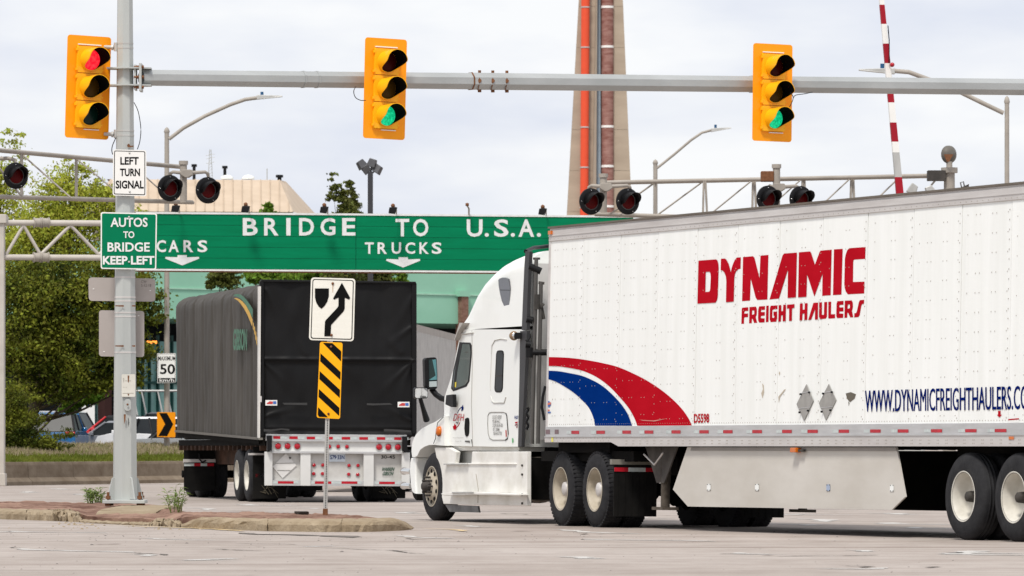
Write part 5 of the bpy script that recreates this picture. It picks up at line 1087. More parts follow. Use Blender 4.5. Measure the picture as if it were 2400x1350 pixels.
decal(tsf, [(2364,1023),(2376,1023),(2376,1030),(2364,1030)], orangel, 'amber_marker', tl_, off=.03)
tapes = [(1250+a/4, 1250+b_/4) for a, b_ in ((357,428),(591,669),(835,913),(1042,1123),(1296,1379),(1557,1643),(1780,1866),(2053,2142))]+[(1800+a/3.375, 1800+b_/3.375) for a, b_ in ((112,187),(313,393),(559,639),(808,890),(1026,1110),(1289,1376),(1560,1648),(1794,1885))]
tapes.append((2470, 2500))
for a, b_ in tapes:
    w0 = b_-a; y0 = 1009.5+(1009-1010)*0; yy = 1010-(a-1300)*.0042
    decal(tsf, [(a, yy-.3), (b_, yy-.4), (b_, yy+7.4), (a, yy+7.2)], redtape, 'red_reflector', tl_, off=.018); decal(tsf, [(a-w0*.62, yy-.2), (a-.6, yy-.3), (a-.6, yy+7.2), (a-w0*.62, yy+7.2)], silvtape, 'silver_reflector', tl_, off=.018)
m = MB(); p = tsf.at(1301, 549, .03); m.box((-.13, .01, 4.05), (-.03, .045, 4.1)); m.build('corner_marker', orangel, tl_)
# skirts, landing gear, underbody
sk = [(1577,1147),(1611,1048),(2101,1048),(2122,1164),(2090,1195),(1612,1187)]
decal(tsf, sk, skirtm, 'side_skirt', tl_, off=-.04, th=.02)
sk2 = MB(); loc = [Mt.inverted() @ tsf.at(x, y, -.04) for x, y in sk]; sk2.prism([(p.x, -Wt+.06, p.z+.0) for p in loc], (0, .02, 0)); sk2.build('side_skirt', under, tl_, label='far side skirt, coloured black in place of the shade under the trailer')  # shade under the trailer is put into this skirt's black colour
decal(tsf, [(1620,1049),(2100,1049),(2101,1057),(1618,1056)], M('skirt_hinge', (.28, .26, .24), .6), 'skirt_hinge_strip', tl_, off=-.03)
for (x, y) in ((1661, 1142), (1774, 1142), (1941, 1143), (2090, 1144)):
    mt_ = white if x != 1941 else M('sticker_bluegrey', (.35, .42, .55), .4)
    c = decal(tsf, rrect(x-4.5, y-8, x+4.5, y+8, 2, 2), mt_, 'skirt_bracket_plate', tl_, off=-.034)
    for dx in (-3, 3):
        for dy in (-6.5, 6.5): decal(tsf, rrect(x+dx-1, y+dy-1, x+dx+1, y+dy+1, .8, 2), blk, 'screw', c, off=-.031)
m = MB(); p = tsf.at(1866, 1055, .0); m.box((0, 0, 0), (0, 0, 0)) if False else None
q = Mt.inverted() @ tsf.at(1866, 1055, 0); m.box((q.x-.08, -.03, q.z-.03), (q.x+.08, .05, q.z+.03)); m.build('amber_side_marker', orangel, tl_, bevel=.008)
m = MB(); m.box((q.x-.22, -.02, q.z-.02), (q.x-.09, .02, q.z+.01)); m.build('marker_bracket', steeld, tl_)
Z3 = lambda pts: zoomed(1250, 1000, 4, pts)
lgx = (Mt.inverted() @ tsf.at(1556, 1100, -.25)).x
for yy in (-.28, -Wt+.28):
    m = MB(); m.tube([(lgx, yy, .98), (lgx, yy, .30)], .062, 10); m.tube([(lgx, yy, 1.1), (lgx, yy, .62)], .075, 4, smooth=False); m.build('landing_leg', M('grimy_leg', (.05, .04, .03), .8, rgb2=(.12, .10, .08), vs=(8, 8, 8)), tl_)
    m = MB(); m.box((lgx-.17, yy-.12, .26), (lgx+.17, yy+.12, .30)); m.build('landing_foot', M('grimy_leg', (.1, .1, .1)), tl_)
    m = MB(); m.prism([(lgx+.52, yy+.07, 1.1), (lgx-.50, yy+.07, 1.1), (lgx-.10, yy+.07, .62), (lgx+.14, yy+.07, .62)], (0, -.02, 0)); m.build('leg_brace_plate', M('brace_grey', (.05, .044, .04), .8, rgb2=(.11, .10, .09), vs=(4, 4, 4)), tl_)
m = MB(); m.tube([(lgx+.36, -.12, 1.0), (lgx+.02, -.12, .86), (lgx-.25, -.12, 1.02)], .014, 6); m.build('crank_handle', alud, tl_)
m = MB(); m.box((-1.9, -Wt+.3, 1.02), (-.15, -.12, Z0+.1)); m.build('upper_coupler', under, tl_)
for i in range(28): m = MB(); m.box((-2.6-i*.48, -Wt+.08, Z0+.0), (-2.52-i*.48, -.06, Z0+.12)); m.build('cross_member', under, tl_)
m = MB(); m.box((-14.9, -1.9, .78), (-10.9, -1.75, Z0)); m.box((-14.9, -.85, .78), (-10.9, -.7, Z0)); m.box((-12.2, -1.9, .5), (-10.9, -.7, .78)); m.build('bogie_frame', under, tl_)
wx = [(Mt.inverted() @ tsf.at(px, 1150, 0)).x for px in (2258, 2376)]
for x in wx:
    wheel(tl_, x, .0, 1, rimmat=rimw, zoff=.0, hub=True); wheel(tl_, x, -.33, 1, rimmat=rimw, hub=False)
    wheel(tl_, x, -Wt, -1, rimmat=rimw, zoff=.05); wheel(tl_, x, -Wt+.33, -1, rimmat=rimw, zoff=.04, hub=False)
    m = MB(); m.tube([(x, -.3, .52), (x, -Wt+.3, .55)], .075, 10); m.build('axle', under, tl_)
for yy in (-.62, -Wt+.02): m = MB(); m.box((wx[1]-.78, yy, .15), (wx[1]-.76, yy+.6, Z0)); m.build('mudflap', flapm, tl_)
m = MB(); m.box((-Lt, -Wt+.3, .5), (-Lt+.1, -.3, .6)); m.box((-Lt, -.9, .6), (-Lt+.1, -.8, Z0)); m.box((-Lt, -1.8, .6), (-Lt+.1, -1.7, Z0)); m.build('underride_guard', alud, tl_)
sw = MB(); 

# ------------------------------------------------------------------ white tractor
Ma, AU, AL, AV = frame((0, 0, 0), (-.340, .9404), .012)
AO = Vector((-1.236, 79.2, 0)); Ma.translation = AO
tk = thing('tractor_unit', 'white sleeper cab truck tractor pulling the big white box trailer', 'truck', mat=Ma)
def ts(y): return Surf(AO+AL*y, AU, AV)
def lx(px, py, y=-.1): q = Ma.inverted() @ ts(y).at(px, py); return q.x, q.z
CY = -1.25
cabs = ts(-.10)
# cab and sleeper body
pc_ = [(1216,1047),(1222,940),(1231,772),(1150,772),(1086,772),(1079,785),(1072,815),(1063,862),(1054,895),(1047,915),(1042,930),(1041,950),(1041,985),(1036,1012),(1033,1040),(1060,1045),(1107,1046),(1160,1047)]
pp = [Ma.inverted() @ cabs.at(x, y) for x, y in pc_]
m = MB(); m.prism([(p.x, -.10, p.z) for p in pp], (0, -2.3, 0)); m.build('cab', white, tk, bevel=.05, seg=3)
# roof fairing loft
st = [lx(*q) for q in ((1074,766),(1079,752),(1089,720),(1098,693),(1108,670),(1121,649),(1137,631),(1155,615),(1174,604),(1195,595),(1216,589),(1234,586))]
zb_ = lx(1150, 769)[1]; secs = []; n_c = 9
for i, (s_, zt_) in enumerate(st):
    t = 1-i/(len(st)-1); hw = 1.15-.03*t*t; h_ = max(zt_-zb_, .02); rad = min(.30, h_*.75); q = []
    q.append((s_, CY+hw, zb_)); q.append((s_, CY+hw-.05*(h_/1.1)*.96, zb_+(zt_-rad-zb_)*.94))
    for j in range(n_c+1):
        a = R(90*j/n_c); q.append((s_+(.05 if 0 else 0), CY+hw-.06-rad*.75*(1-math.cos(a)) if False else CY+hw-.05*(h_/1.1)-rad*(1-math.cos(a)), zt_-rad+rad*math.sin(a)))
    crown = .06
    for yy in (.5, 0, -.5): q.append((s_+.0, CY+yy*hw, zt_+crown*(1-yy*yy)))
    for j in range(n_c, -1, -1):
        a = R(90*j/n_c); q.append((s_, CY-(hw-.05*(h_/1.1)-rad*(1-math.cos(a))), zt_-rad+rad*math.sin(a)))
    q.append((s_, CY-hw+.05*(h_/1.1)*.96, zb_+(zt_-rad-zb_)*.94)); q.append((s_, CY-hw, zb_)); secs.append(q)
m = MB(); m.loft(secs, wrap=False); m.build('roof_fairing', white, tk)
# windows
wf = [(1077,802),(1102,803),(1106,812),(1105,835),(1100,893),(1093,906),(1062,917),(1057,910),(1062,868),(1069,838)]
wg = [(1079,806),(1100,807),(1103,824),(1099.6,872),(1096.5,894),(1090,902),(1063,912.5),(1060.5,906),(1064.8,868),(1070.5,848)]
m_ = decal(cabs, wf, blackp, 'window_seal', tk, off=.004, th=.03); decal(cabs, wg, cglass, 'door_glass', tk, off=.008)
decal(cabs, [(1079,806),(1083,806),(1071,870),(1066,911),(1062,911),(1066,870)], blackp, 'vent_post', tk, off=.011)
decal(cabs, [(1066,896),(1069.5,895),(1069,907),(1066,908)], M('yellow_tag', (.75, .6, .05), .5), 'yellow_tag', tk, off=.011)
decal(cabs, rrect(1159.5,822,1181,919,7,4) if 0 else quadmap([(1163,821),(1181,821),(1178,920),(1158,920)], [(x, y) for x, y in [(.0,.08),(.12,.015),(.35,0),(.7,0),(.92,.02),(1,.09),(1,.9),(.9,.975),(.7,1),(.3,1),(.08,.97),(0,.9)]]), blackp, 'window_seal', tk, off=.004, th=.03)
decal(cabs, quadmap([(1165,825),(1179,825),(1176,916),(1161,916)], [(0,.06),(.2,0),(.8,0),(1,.07),(1,.92),(.8,1),(.2,1),(0,.93)]), glass, 'sleeper_glass', tk, off=.008)
decal(cabs, [(1162,880),(1177,879),(1177,882),(1162,883)], steeld, 'blind_edge', tk, off=.010)
Z1_ = lambda pts: zoomed(900, 550, 3.858, pts); Z2 = lambda pts: zoomed(900, 850, 3.3756, pts)
fsf = ts(-.10-.035)
decal(ts(-.128), Z1_([(1033,410),(1045,397),(1070,388),(1100,388),(1120,400),(1130,430),(1138,480),(1138,560),(1132,640),(1118,698),(1108,690),(1090,655),(1065,600),(1048,530),(1036,460)]), M('smoked_glass', (.07, .07, .08), .12, coat=.5, var=.1), 'upper_window', tk, off=.006, th=.12)
decal(ts(-.128), Z1_([(1043,498),(1138,500),(1138,504),(1044,502)]), blk, 'window_bar', tk, off=.009)
# recessed frame lines, doors
def line(sf, pts, w_, mat, nm, off=.003):
    m = MB(); q = sf.pts(pts, off); m.tube(q, w_, 5); return m.build(nm, mat, tk, world=True)
seamm = M('panel_gap', (.05, .048, .045), .8); soft = M('panel_shadow_white', (.60, .60, .57), .5)
line(cabs, [(1106,775),(1107,850),(1105,950),(1107,1010),(1108,1045)], .006, M('door_gap', (.34, .33, .31), .7), 'door_seam')
line(cabs, [(1105,1030),(1108,1046)], .008, seamm, 'door_seam')
line(cabs, [(1041,978),(1038,1000),(1040,1020),(1047,1042)], .006, soft, 'door_seam')
line(cabs, [(1152,830),(1153,810),(1160,797),(1175,794),(1188,796)], .010, soft, 'pressed_frame'); line(cabs, [(1152,830),(1149,900),(1150,915)], .008, soft, 'pressed_frame')
line(cabs, [(1150,929),(1153,940),(1158,944),(1182,944),(1186,930)], .010, soft, 'pressed_frame')
bd = Z2([(822,420),(832,398),(850,392),(945,392),(965,400),(973,425),(977,480),(984,560),(978,600),(960,612),(860,612),(835,598),(824,560),(820,480)])
line(cabs, bd+[bd[0]], .006, M('seam_grey', (.25, .24, .22), .7), 'locker_door_seam')
line(cabs, Z2([(965,400),(973,425),(977,480),(984,560),(978,600),(960,613)]), .010, seamm, 'locker_door_seam')
for i, (t_, x0, x1, y0) in enumerate((('US DOT 1827007',857,930,417),('MC-683146-C',858,917,449),('CVOR:160-543-200',858,938,481),('RIT: 230848',862,912,514),('NSN-HLACY700',864,930,545))):
    (a, b_), (c, d) = Z2([(x0, y0), (x1, y0+28)]); text(cabs, t_, (a, b_, c, d), M('ink_grey', (.10, .095, .09), .6), tk, off=.007, bold=0)
decal(cabs, Z2([(960,535),(967,530),(970,580),(963,590)]), M('latch_red', (.5, .03, .02), .5), 'red_latch', tk, off=.008)
(a, b_), (c, d) = Z2([(1032, 420), (1062, 446)]); text(cabs, 'FAST', (a, b_, c, d), blue, tk, off=.007, bold=.02)
decal(cabs, Z2([(1035,470),(1058,465),(1055,475),(1038,482)]), red, 'flag_sticker', tk, off=.007); decal(cabs, Z2([(1033,492),(1056,480),(1054,515),(1046,518),(1050,492),(1036,500)]), M('maroon', (.2,.02,.04)), 'flag_sticker', tk, off=.007)
decal(cabs, Z2([(1012,600),(1018,595),(1023,610),(1022,632),(1014,636)]), M('green_sticker', (.08, .42, .14), .5), 'green_sticker', tk, off=.007)
(a, b_), (c, d) = Z2([(548, 404), (630, 460)]); text(cabs, 'DFH', [(a-1, d), (c-1, d), (a+3, b_), (c+1, b_)], red, tk, off=.009, bold=-.004)
Z4 = lambda pts: zoomed(1020, 930, 10.386, pts)
line(cabs, Z4([(545,395),(560,345),(590,295),(625,262)]), .006, navy, 'logo_swoosh'); line(cabs, Z4([(515,745),(545,720),(580,670),(600,620)]), .006, red, 'logo_swoosh')
decal(cabs, Z4([(668,185),(678,235),(692,265),(680,290),(672,330),(655,330),(628,350),(640,290),(625,240),(650,245)]), navy, 'logo_star', tk, off=.007)
decal(cabs, Z4([(475,820),(470,795),(435,795),(440,770),(428,740),(430,710),(445,715),(460,690),(468,640),(485,680),(510,690),(505,740),(515,770),(500,800),(482,797)]), red, 'logo_maple_leaf', tk, off=.007)
decal(cabs, Z4([(600,480),(545,665),(495,625),(515,605),(545,620),(590,500)]), M('ink_grey', (.1,.1,.1)), 'logo_road', tk, off=.010)
decal(cabs, Z4([(220+40*1+40*math.cos(t), 940+80*math.sin(t)) for t in [i*math.pi/8 for i in range(16)]]), M('badge_grey', (.32, .31, .33), .5), 'round_badge', tk, off=.007)
for t_, q in (('Dynamic Freight Haulers', (430, 982, 690, 1015)), ('Brampton, ON', (492, 1065, 632, 1100))): (a, b_), (c, d) = Z4([q[:2], q[2:]]); text(cabs, t_, (a, b_, c, d), M('ink_light', (.3, .29, .28), .6), tk, off=.007, bold=-.008)
decal(cabs, Z4([(722,1065),(840,1068),(845,1120),(722,1095)]), M('ink_grey', (.1,.1,.1)), 'model_badge', tk, off=.007)
decal(cabs, Z2([(640,445),(655,435),(668,440),(672,470),(670,555),(662,580),(650,585),(640,570),(635,520)]), blk, 'door_handle', tk, off=.010, th=.02)
# sill under cab
decal(ts(-.16), [(1060,1043),(1108,1046),(1216,1048),(1216,1058),(1108,1056),(1068,1056)], dwhite, 'cab_sill', tk, off=0, th=.5)
# visor and drip
decal(ts(-.02), Z1_([(683,797),(712,797),(665,880),(638,955),(634,952)]), M('visor_grey', (.45, .43, .40), .4), 'sun_visor', tk, off=0, th=2.3)
line(cabs, Z1_([(690,900),(812,885)]), .016, soft, 'drip_rail')
# hood, fender, bumper
hd = MB(); secs = []
for s_, z_, hw in ((-.55, 1.92, .98), (-.2, 1.84, .93), (.2, 1.74, .86), (.6, 1.62, .78), (.95, 1.46, .68), (1.15, 1.25, .60), (1.2, .9, .58)):
    q = [(s_, CY+hw, .75)]
    for j in range(9): a = R(90*j/8); q.append((s_, CY+hw-.28*(1-math.cos(a)), z_-.28+.28*math.sin(a)))
    for j in range(8, -1, -1): a = R(90*j/8); q.append((s_, CY-hw+.28*(1-math.cos(a)), z_-.28+.28*math.sin(a)))
    q.append((s_, CY-hw, .75)); secs.append(q)
hd.loft(secs, wrap=False); hd.build('hood', white, tk)
fe = Z2([(478,420),(440,445),(400,470),(350,492),(300,520),(270,548),(250,572),(235,600),(225,625),(219,660),(217,700),(222,745),(240,750),(262,738),(285,690),(320,665),(355,652),(400,650),(440,655),(478,658)])
for y_, nm in ((-.02, 'fender'), (-1.93, 'fender')):
    pf_ = [lx(x, y, -.02) for x, y in fe]; m = MB(); m.prism([(a, y_, b_) for a, b_ in pf_], (0, -.55, 0)); m.build(nm, white, tk, bevel=.045, seg=3)
line(ts(0.0), Z2([(470,430),(425,475),(412,540),(408,600),(392,640)]), .006, seamm, 'hood_gap', .004)
sf0 = ts(0.0)
m = MB(); p = sf0.at(*Z2([(433, 542)])[0], .0); rm = Ma.to_3x3()
c = Ma.inverted() @ p; m.lathe([(-.02, .075), (.02, .07), (.035, .045), (.038, .001)], (c.x, c.y, c.z), 'y', 16); m.build('turn_signal', orangel, tk)
decal(sf0, Z2([(423,572),(443,572),(440,584),(426,584)]), steeld, 'marker_base', tk, off=.012)
m = MB(); bp = [lx(x, y, -.06) for x, y in Z2([(215,752),(262,752),(255,800),(252,900),(258,1030),(262,1060),(240,1050),(222,1025),(212,960),(205,850),(207,790)])]
m.prism([(a, -.05, b_) for a, b_ in bp], (0, -2.4, 0)); m.build('bumper', white, tk, bevel=.04, seg=3)
decal(ts(-.05), Z2([(222,1025),(262,1040),(262,1090),(250,1085),(232,1060)]), under, 'bumper_valance', tk, off=.0, th=2.3)
for y in (858, 972): 
    a, b_ = Z2([(150, y), (215, y+4)]); m = MB(); m.tube([P(*a, 80.8), P(*b_, 80.6)], .045, 10); m.tube([P(a[0]+2, a[1], 80.8), P(a[0]+2.2, a[1]+.2, 80.78)], .06, 10); m.build('bumper_guard', chrome, tk, world=True)
m = MB(); m.box((-3.6, -2.0, .5), (1.0, -.55, 1.3)); m.build('engine', under, tk)
# side fairings
fa = Z2([(400,672),(515,672),(572,705),(560,795),(690,795),(697,703),(1130,703),(1130,1132),(700,1125),(470,1118),(456,1060),(444,1000),(436,900),(425,800),(410,730)])
def prism_local(px_pts, y, dep, mat, nm, bev=.02):
    q = [lx(a, b_, y) for a, b_ in px_pts]; m = MB(); m.prism([(a, y, b_) for a, b_ in q], (0, -dep, 0)); return m.build(nm, mat, tk, bevel=bev)
prism_local(fa, -.05, .07, dwhite, 'side_fairing', .015)
prism_local(Z2([(460,690),(700,690),(700,830),(460,830)]), -.30, .10, dwhite, 'step_box', 0)
prism_local(Z2([(560,700),(700,700),(700,800),(555,800)]), -.22, .06, galv, 'step_well', 0)
prism_local(Z2([(470,797),(650,797),(650,807),(470,808)]), .0, .4, galv, 'step_tread', .004)
prism_local(Z2([(555,794),(1040,796),(1040,806),(555,806)]), -.03, .1, dwhite, 'fairing_rib', .006)
prism_local(Z2([(447,1036),(540,1024),(720,1022),(900,1032),(1065,1040),(1065,1050),(720,1044),(470,1052)]), .12, .16, dwhite, 'lower_step', .012)
prism_local(Z2([(535,1022),(705,1020),(705,1030),(535,1034)]), .135, .15, galv, 'step_tread', .004)
prism_local(Z2([(1075,705),(1132,705),(1132,1130),(1078,1122)]), -.035, .06, dwhite, 'fairing_flange', .006)
for y in (813, 885, 1044, 1113): a, b_ = Z2([(1095, y)])[0]; q = lx(a, b_, -.03); m = MB(); m.tube([(q[0], -.04, q[1]), (q[0], -.015, q[1])], .018, 6); m.build('flange_bolt', steeld, tk)
prism_local(Z2([(482,1122),(740,1134),(750,1186),(520,1180)]), -.08, .03, M('flap_grey', (.10, .10, .10), .5, rgb2=(.2, .2, .2), vs=(4, 4, 4)), 'splash_flap', 0)
sc_m = M('dark_grime', (.33, .30, .24), .7)
line(ts(-.05), Z2([(728,880),(745,1000),(742,1110)]), .005, sc_m, 'fairing_seam')
m = MB(); q = lx(1252, 1125, -.4); m.tube([(q[0]+.7, -.42, q[1]), (q[0]-.22, -.42, q[1])], .33, 24); m.build('air_tank', M('tank_tan', (.20, .17, .14), .45, rgb2=(.34, .30, .26), vs=(4, 4, 4), metal=.4), tk, bevel=.03)
m = MB(); m.box((q[0]-.45, -.75, .35), (q[0]-.25, -.12, .95)); m.build('battery_box', under, tk)
# chassis
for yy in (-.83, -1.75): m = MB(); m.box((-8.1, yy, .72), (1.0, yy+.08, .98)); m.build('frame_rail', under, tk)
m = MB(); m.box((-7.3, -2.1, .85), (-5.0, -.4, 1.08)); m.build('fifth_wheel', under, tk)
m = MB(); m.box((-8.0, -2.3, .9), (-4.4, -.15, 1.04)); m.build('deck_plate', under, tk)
wheel(tk, 0, -.04, 1, rimmat=rimc, style='steer', r=.51); wheel(tk, 0, -2.46, -1, style='steer', r=.51, zoff=.01)
for x in (-5.6, -6.93):
    wheel(tk, x, 0, 1, rimmat=rimc, lugs=True); wheel(tk, x, -.33, 1, rimmat=rimc, lugs=True, hub=False); wheel(tk, x, -2.5, -1, lugs=True, zoff=.01); wheel(tk, x, -2.17, -1, lugs=True, hub=False)
    m = MB(); m.tube([(x, -.3, .52), (x, -2.2, .52)], .09, 10); m.lathe([(-.2, .1), (-.1, .22), (.1, .22), (.2, .1)], (x, CY, .52), 'y', 16); m.build('axle', under, tk)
m = MB(); m.tube([(0, -.2, .5), (0, -2.3, .5)], .07, 8); m.build('axle', under, tk)
for yy in (-.63, -2.5):
    m = MB(); m.box((-7.64, yy, .16), (-7.62, yy+.62, .86)); fl_ = m.build('mudflap', flapm, tk)
    for j in range(6): m = MB(); m.box((-7.646, yy+.06+j*.1, .18), (-7.64, yy+.072+j*.1, .72)); m.build('flap_rib', flapm, fl_)
    m = MB(); m.box((-7.66, yy, .86), (-7.58, yy+.66, .93)); m.build('flap_bracket', M('bracket_grime', (.22, .21, .18), .6), tk)
    for a, b_, mt_ in ((0, .2, redtape), (.2, .45, silvtape), (.45, .62, redtape)): m = MB(); m.box((-7.652, yy+.62-b_, .765), (-7.645, yy+.62-a, .82)); m.build('reflective_tape', mt_, tk)
# back of cab
xr = lx(1225, 900, -.1)[0]
bw = Z1_([(1278,150),(1316,152),(1307,300),(1296,600),(1290,858),(1245,862),(1255,600),(1268,300)]); decal(cabs, bw, M('extender_charcoal', (.045, .045, .048), .5), 'side_extender', tk, off=.025, th=.05)
decal(cabs, [(1219,776),(1235,775),(1229,900),(1222,1047),(1214,1047),(1217,900)], M('extender_charcoal', (.045,.045,.048)), 'side_extender', tk, off=.025, th=.05)
m = MB(); m.box((xr-.20, -2.3, 1.2), (xr-.12, -.2, 3.7)); m.build('rear_wall', M('rear_wall_grey', (.42, .41, .39), .6, rgb2=(.60, .59, .57), vs=(1, 1, .6)), tk)
m = MB(); m.tube([ts(-.12).at(1232, 589, .0), ts(-.5).at(1250, 581), ts(-1.2).at(1285, 577), ts(-1.9).at(1420, 577)], .028, 8); m.build('roof_trim', blackp, tk, world=True)
pd_ = 75.3
def vbar(pts, r, mat, nm): m = MB(); m.tube([P(x, y, pd_) for x, y in pts], r, 8); return m.build(nm, mat, tk, world=True)
polem2 = M('load_bar_steel', (.10, .095, .09), .5, metal=.4)
vbar([(1257,605),(1254,750),(1250,900),(1247,1040)], .028, polem2, 'load_bar'); vbar([(1268,662),(1266,780),(1263,900),(1261,1040)], .028, polem2, 'load_bar')
vbar([(1249,606),(1266,606)], .016, steeld, 'bar_foot'); vbar([(1262,662),(1276,664)], .02, steeld, 'bar_foot')
vbar([(1259,690),(1259,725)], .05, steeld, 'ratchet'); vbar([(1268,710),(1271,728),(1275,748)], .022, steeld, 'ratchet_handle'); vbar([(1266,715),(1272,720)], .05, steeld, 'ratchet')
vbar([(1241,624),(1268,636)], .05, blackp, 'clamp_bracket'); vbar([(1234,748),(1249,751)], .05, blackp, 'clamp_bracket'); vbar([(1232,807),(1244,808)], .05, blackp, 'clamp_bracket')
vbar([(1238,826),(1290,826)], .045, blackp, 'crossbar'); vbar([(1241,815),(1241,838)], .06, blackp, 'clamp_bracket')
vbar([(1243,782),(1242,792),(1237,799),(1231,797)], .008, blackp, 'air_hose')
pd_ = 75.0
for k_h in range(3): vbar([(1236+2*math.sin(i*1.1+k_h), 955+i*3.3+k_h*3) for i in range(15)], .018, blackp, 'coiled_hose')
vbar([(1278,905),(1272,930),(1270,955),(1276,985)], .02, blackp, 'air_hose')
# spotlight
m = MB(); c = P(1204.5, 787, 75.85); m.lathe([(-.05, .001), (-.05, .055), (.0, .068), (.05, .055), (.08, .02), (.085, .001)], (0, 0, 0), 'y', 20); rr_ = Matrix.Translation(c) @ Matrix.Rotation(R(20), 4, 'Z'); m.v = [tuple(rr_ @ Vector(v)) for v in m.v]; sp_ = m.build('work_lamp', M('lamp_tan_case', (.30, .20, .12), .5), tk, world=True)
m = MB(); m.lathe([(-.056, .001), (-.055, .045), (-.045, .05)], (0, 0, 0), 'y', 16); m.v = [tuple(rr_ @ Vector(v)) for v in m.v]; m.build('lens', chrome, sp_, world=True)
m = MB(); c = P(1213, 787, 75.75); m.box(c-Vector((.04, .05, .045)), c+Vector((.05, .05, .045))); m.build('lamp_bracket', blackp, tk, world=True)
# mirrors
md_ = 79.3; mf = Surf(P(1010, HY, md_), (1, .25, 0))
mm_ = [(995,843),(999,838.5),(1020,837),(1024,840),(1026,880),(1025.5,909),(1021,913),(1004,912.5),(997,906)]
mo = decal(mf, mm_, blackp, 'door_mirror', tk, off=0, th=.16, bevel=.02)
decal(mf, [(1006,844),(1022,842),(1023.5,870),(1024,890),(1006,891)], M('mirror_teal', (.13, .30, .32), .05, metal=.8), 'mirror_glass', mo, off=.006); decal(mf, [(1005,843),(1013,842),(1021,880),(1006,890)], M('mirror_dark', (.02, .035, .035), .2), 'mirror_shade', mo, off=.009)
decal(mf, [(1006,894),(1023.5,893),(1024,906),(1006,907)], mirror, 'convex_glass', mo, off=.006)
m = MB(); m.tube([P(1012, 912, md_+.1), P(1022, 925, md_+.05), P(1035, 934, md_-.1), P(1048, 937, md_-.25)], .045, 8); m.build('mirror_arm', blackp, tk, world=True)
decal(ts(-.05), [(1045,926),(1061,924),(1062,954),(1056,954),(1043,948)], blackp, 'mirror_mount', tk, off=.05, th=.06, bevel=.01)
mo2 = decal(mf, rrect(972,908,1003,934,5,4), blackp, 'hood_mirror', tk, off=.02, th=.12, bevel=.015)
decal(mf, rrect(973,910,1002,932.5,4,4), M('mirror_glass_pale', (.75, .75, .74), .05, metal=.9), 'mirror_glass', mo2, off=.03)
m = MB(); m.tube([P(985, 934, md_+.1), P(992, 958, md_+.15), P(1000, 985, md_+.3)], [.03, .035, .05], 8); m.build('mirror_arm', blackp, tk, world=True)

# ------------------------------------------------------------------ black and grey curtain trailer
Mb, BU, BL, BV = frame((0, 0, 0), (-.21, .978)); BO = Vector((-4.933, 104.5, 0)); Mb.translation = BO
kt = thing('curtain_trailer', 'grey curtain sided trailer with a black tarpaulin rear, turning toward the bridge', 'trailer', mat=Mb)
bsf = Surf(BO, BU); brf = Surf(BO, -BL)
WB_, LB_, ZB1 = 3.11, 11.4, 4.36
mnoise = __import__('mathutils').noise
m = MB(); nx, nz_ = 150, 30; V_ = []
prof = [(0, 1.2), (0, 4.05), (-.03, 4.2), (-.12, 4.32), (-.3, 4.38)]
for i in range(nx+1):
    s_ = LB_*i/nx; bay = (s_/1.27) % 1; bul = math.sin(math.pi*bay); zb0 = 1.25+.15*i/nx
    for j in range(nz_+1):
        t = j/nz_
        if t < .85: z = zb0+(4.10-zb0)*t/.85; yy = 0; 
        else: a = R(90*(t-.85)/.15); z = 4.10+.27*math.sin(a); yy = -.42*(1-math.cos(a))
        disp = -.07*(1-bul)**4+(-.05+.05*bul)*0 + .010*math.sin(math.pi*2*s_/.42)*(1-.6*t) + .03*mnoise.noise(Vector((s_*1.1+z*.3, z*.6, 3)))+.014*mnoise.noise(Vector((s_*2.6+z*1.2, z*1.3, 7)))
        if t > .7: z -= .10*bul*(t-.7)/.3; 
        V_.append((s_, yy+disp-.03, z))
m.add(V_, [(i*(nz_+1)+j, (i+1)*(nz_+1)+j, (i+1)*(nz_+1)+j+1, i*(nz_+1)+j+1) for i in range(nx) for j in range(nz_)], smooth=True); m.build('side_curtain', curtain, kt, fixn=False)
m = MB(); m.box((.3, -WB_+.02, 1.25), (LB_-.02, -.2, 4.2)); m.box((.3, -WB_+.3, 4.2), (LB_, -.3, 4.30)); m.build('tarpaulin_body', curtain, kt, bevel=.05)
FOLDS = [(.97,.485,.72,.24,.035,.022),(.98,.49,.88,.2,.03,.02),(.03,.485,.22,.25,.03,.022),(.98,.93,.80,.60,.03,.03),(.97,.72,.78,.55,.03,.025),(.03,.95,.14,.6,.025,.03),(.5,.5,.62,.33,.02,.03),(.97,.12,.7,.2,.03,.02),(.03,.12,.3,.2,.03,.02),(.9,.55,.7,.8,.025,.05),(.3,.55,.2,.75,.02,.04)]
m = MB(); nx, nz_ = 130, 130; V_ = []; 
for i in range(nx+1):
    for j in range(nz_+1):
        u = i/nx; v = j/nz_; x = 612+363*u; y = 1024-(1024-(658+4*u))*v
        p = Vector((u*3.1, v*3, 1)); d_ = .05*mnoise.noise(p*1.3)+.03*mnoise.noise(Vector((u*7+v*4, v*2.2-u*2, 5)))+.015*mnoise.noise(Vector((u*16, v*5, 9)))
        d_ += .05*math.exp(-((v-.495)/.012)**2)+(-.03 if v < .495 else 0)
        for (a0, b0, a1, b1, am, wi) in FOLDS:
            wu = u+.03*mnoise.noise(Vector((u*5, v*5, a0*9))); wv = v+.03*mnoise.noise(Vector((u*5, v*5, b1*9+4))); lx_, lz_ = a1-a0, b1-b0; L2 = lx_*lx_+lz_*lz_
            tt = max(0, min(1, ((wu-a0)*lx_+(wv-b0)*lz_)/L2)); dist = math.hypot(wu-a0-tt*lx_, wv-b0-tt*lz_); d_ += am*(1-tt)**1.2*math.exp(-(dist/(wi*(.5+tt)))**2)
        if v < .08: d_ += .04*math.sin(v*120)*(1-v/.08)
        V_.append(tuple(Mb.inverted() @ brf.at(x, y, .03+d_)))
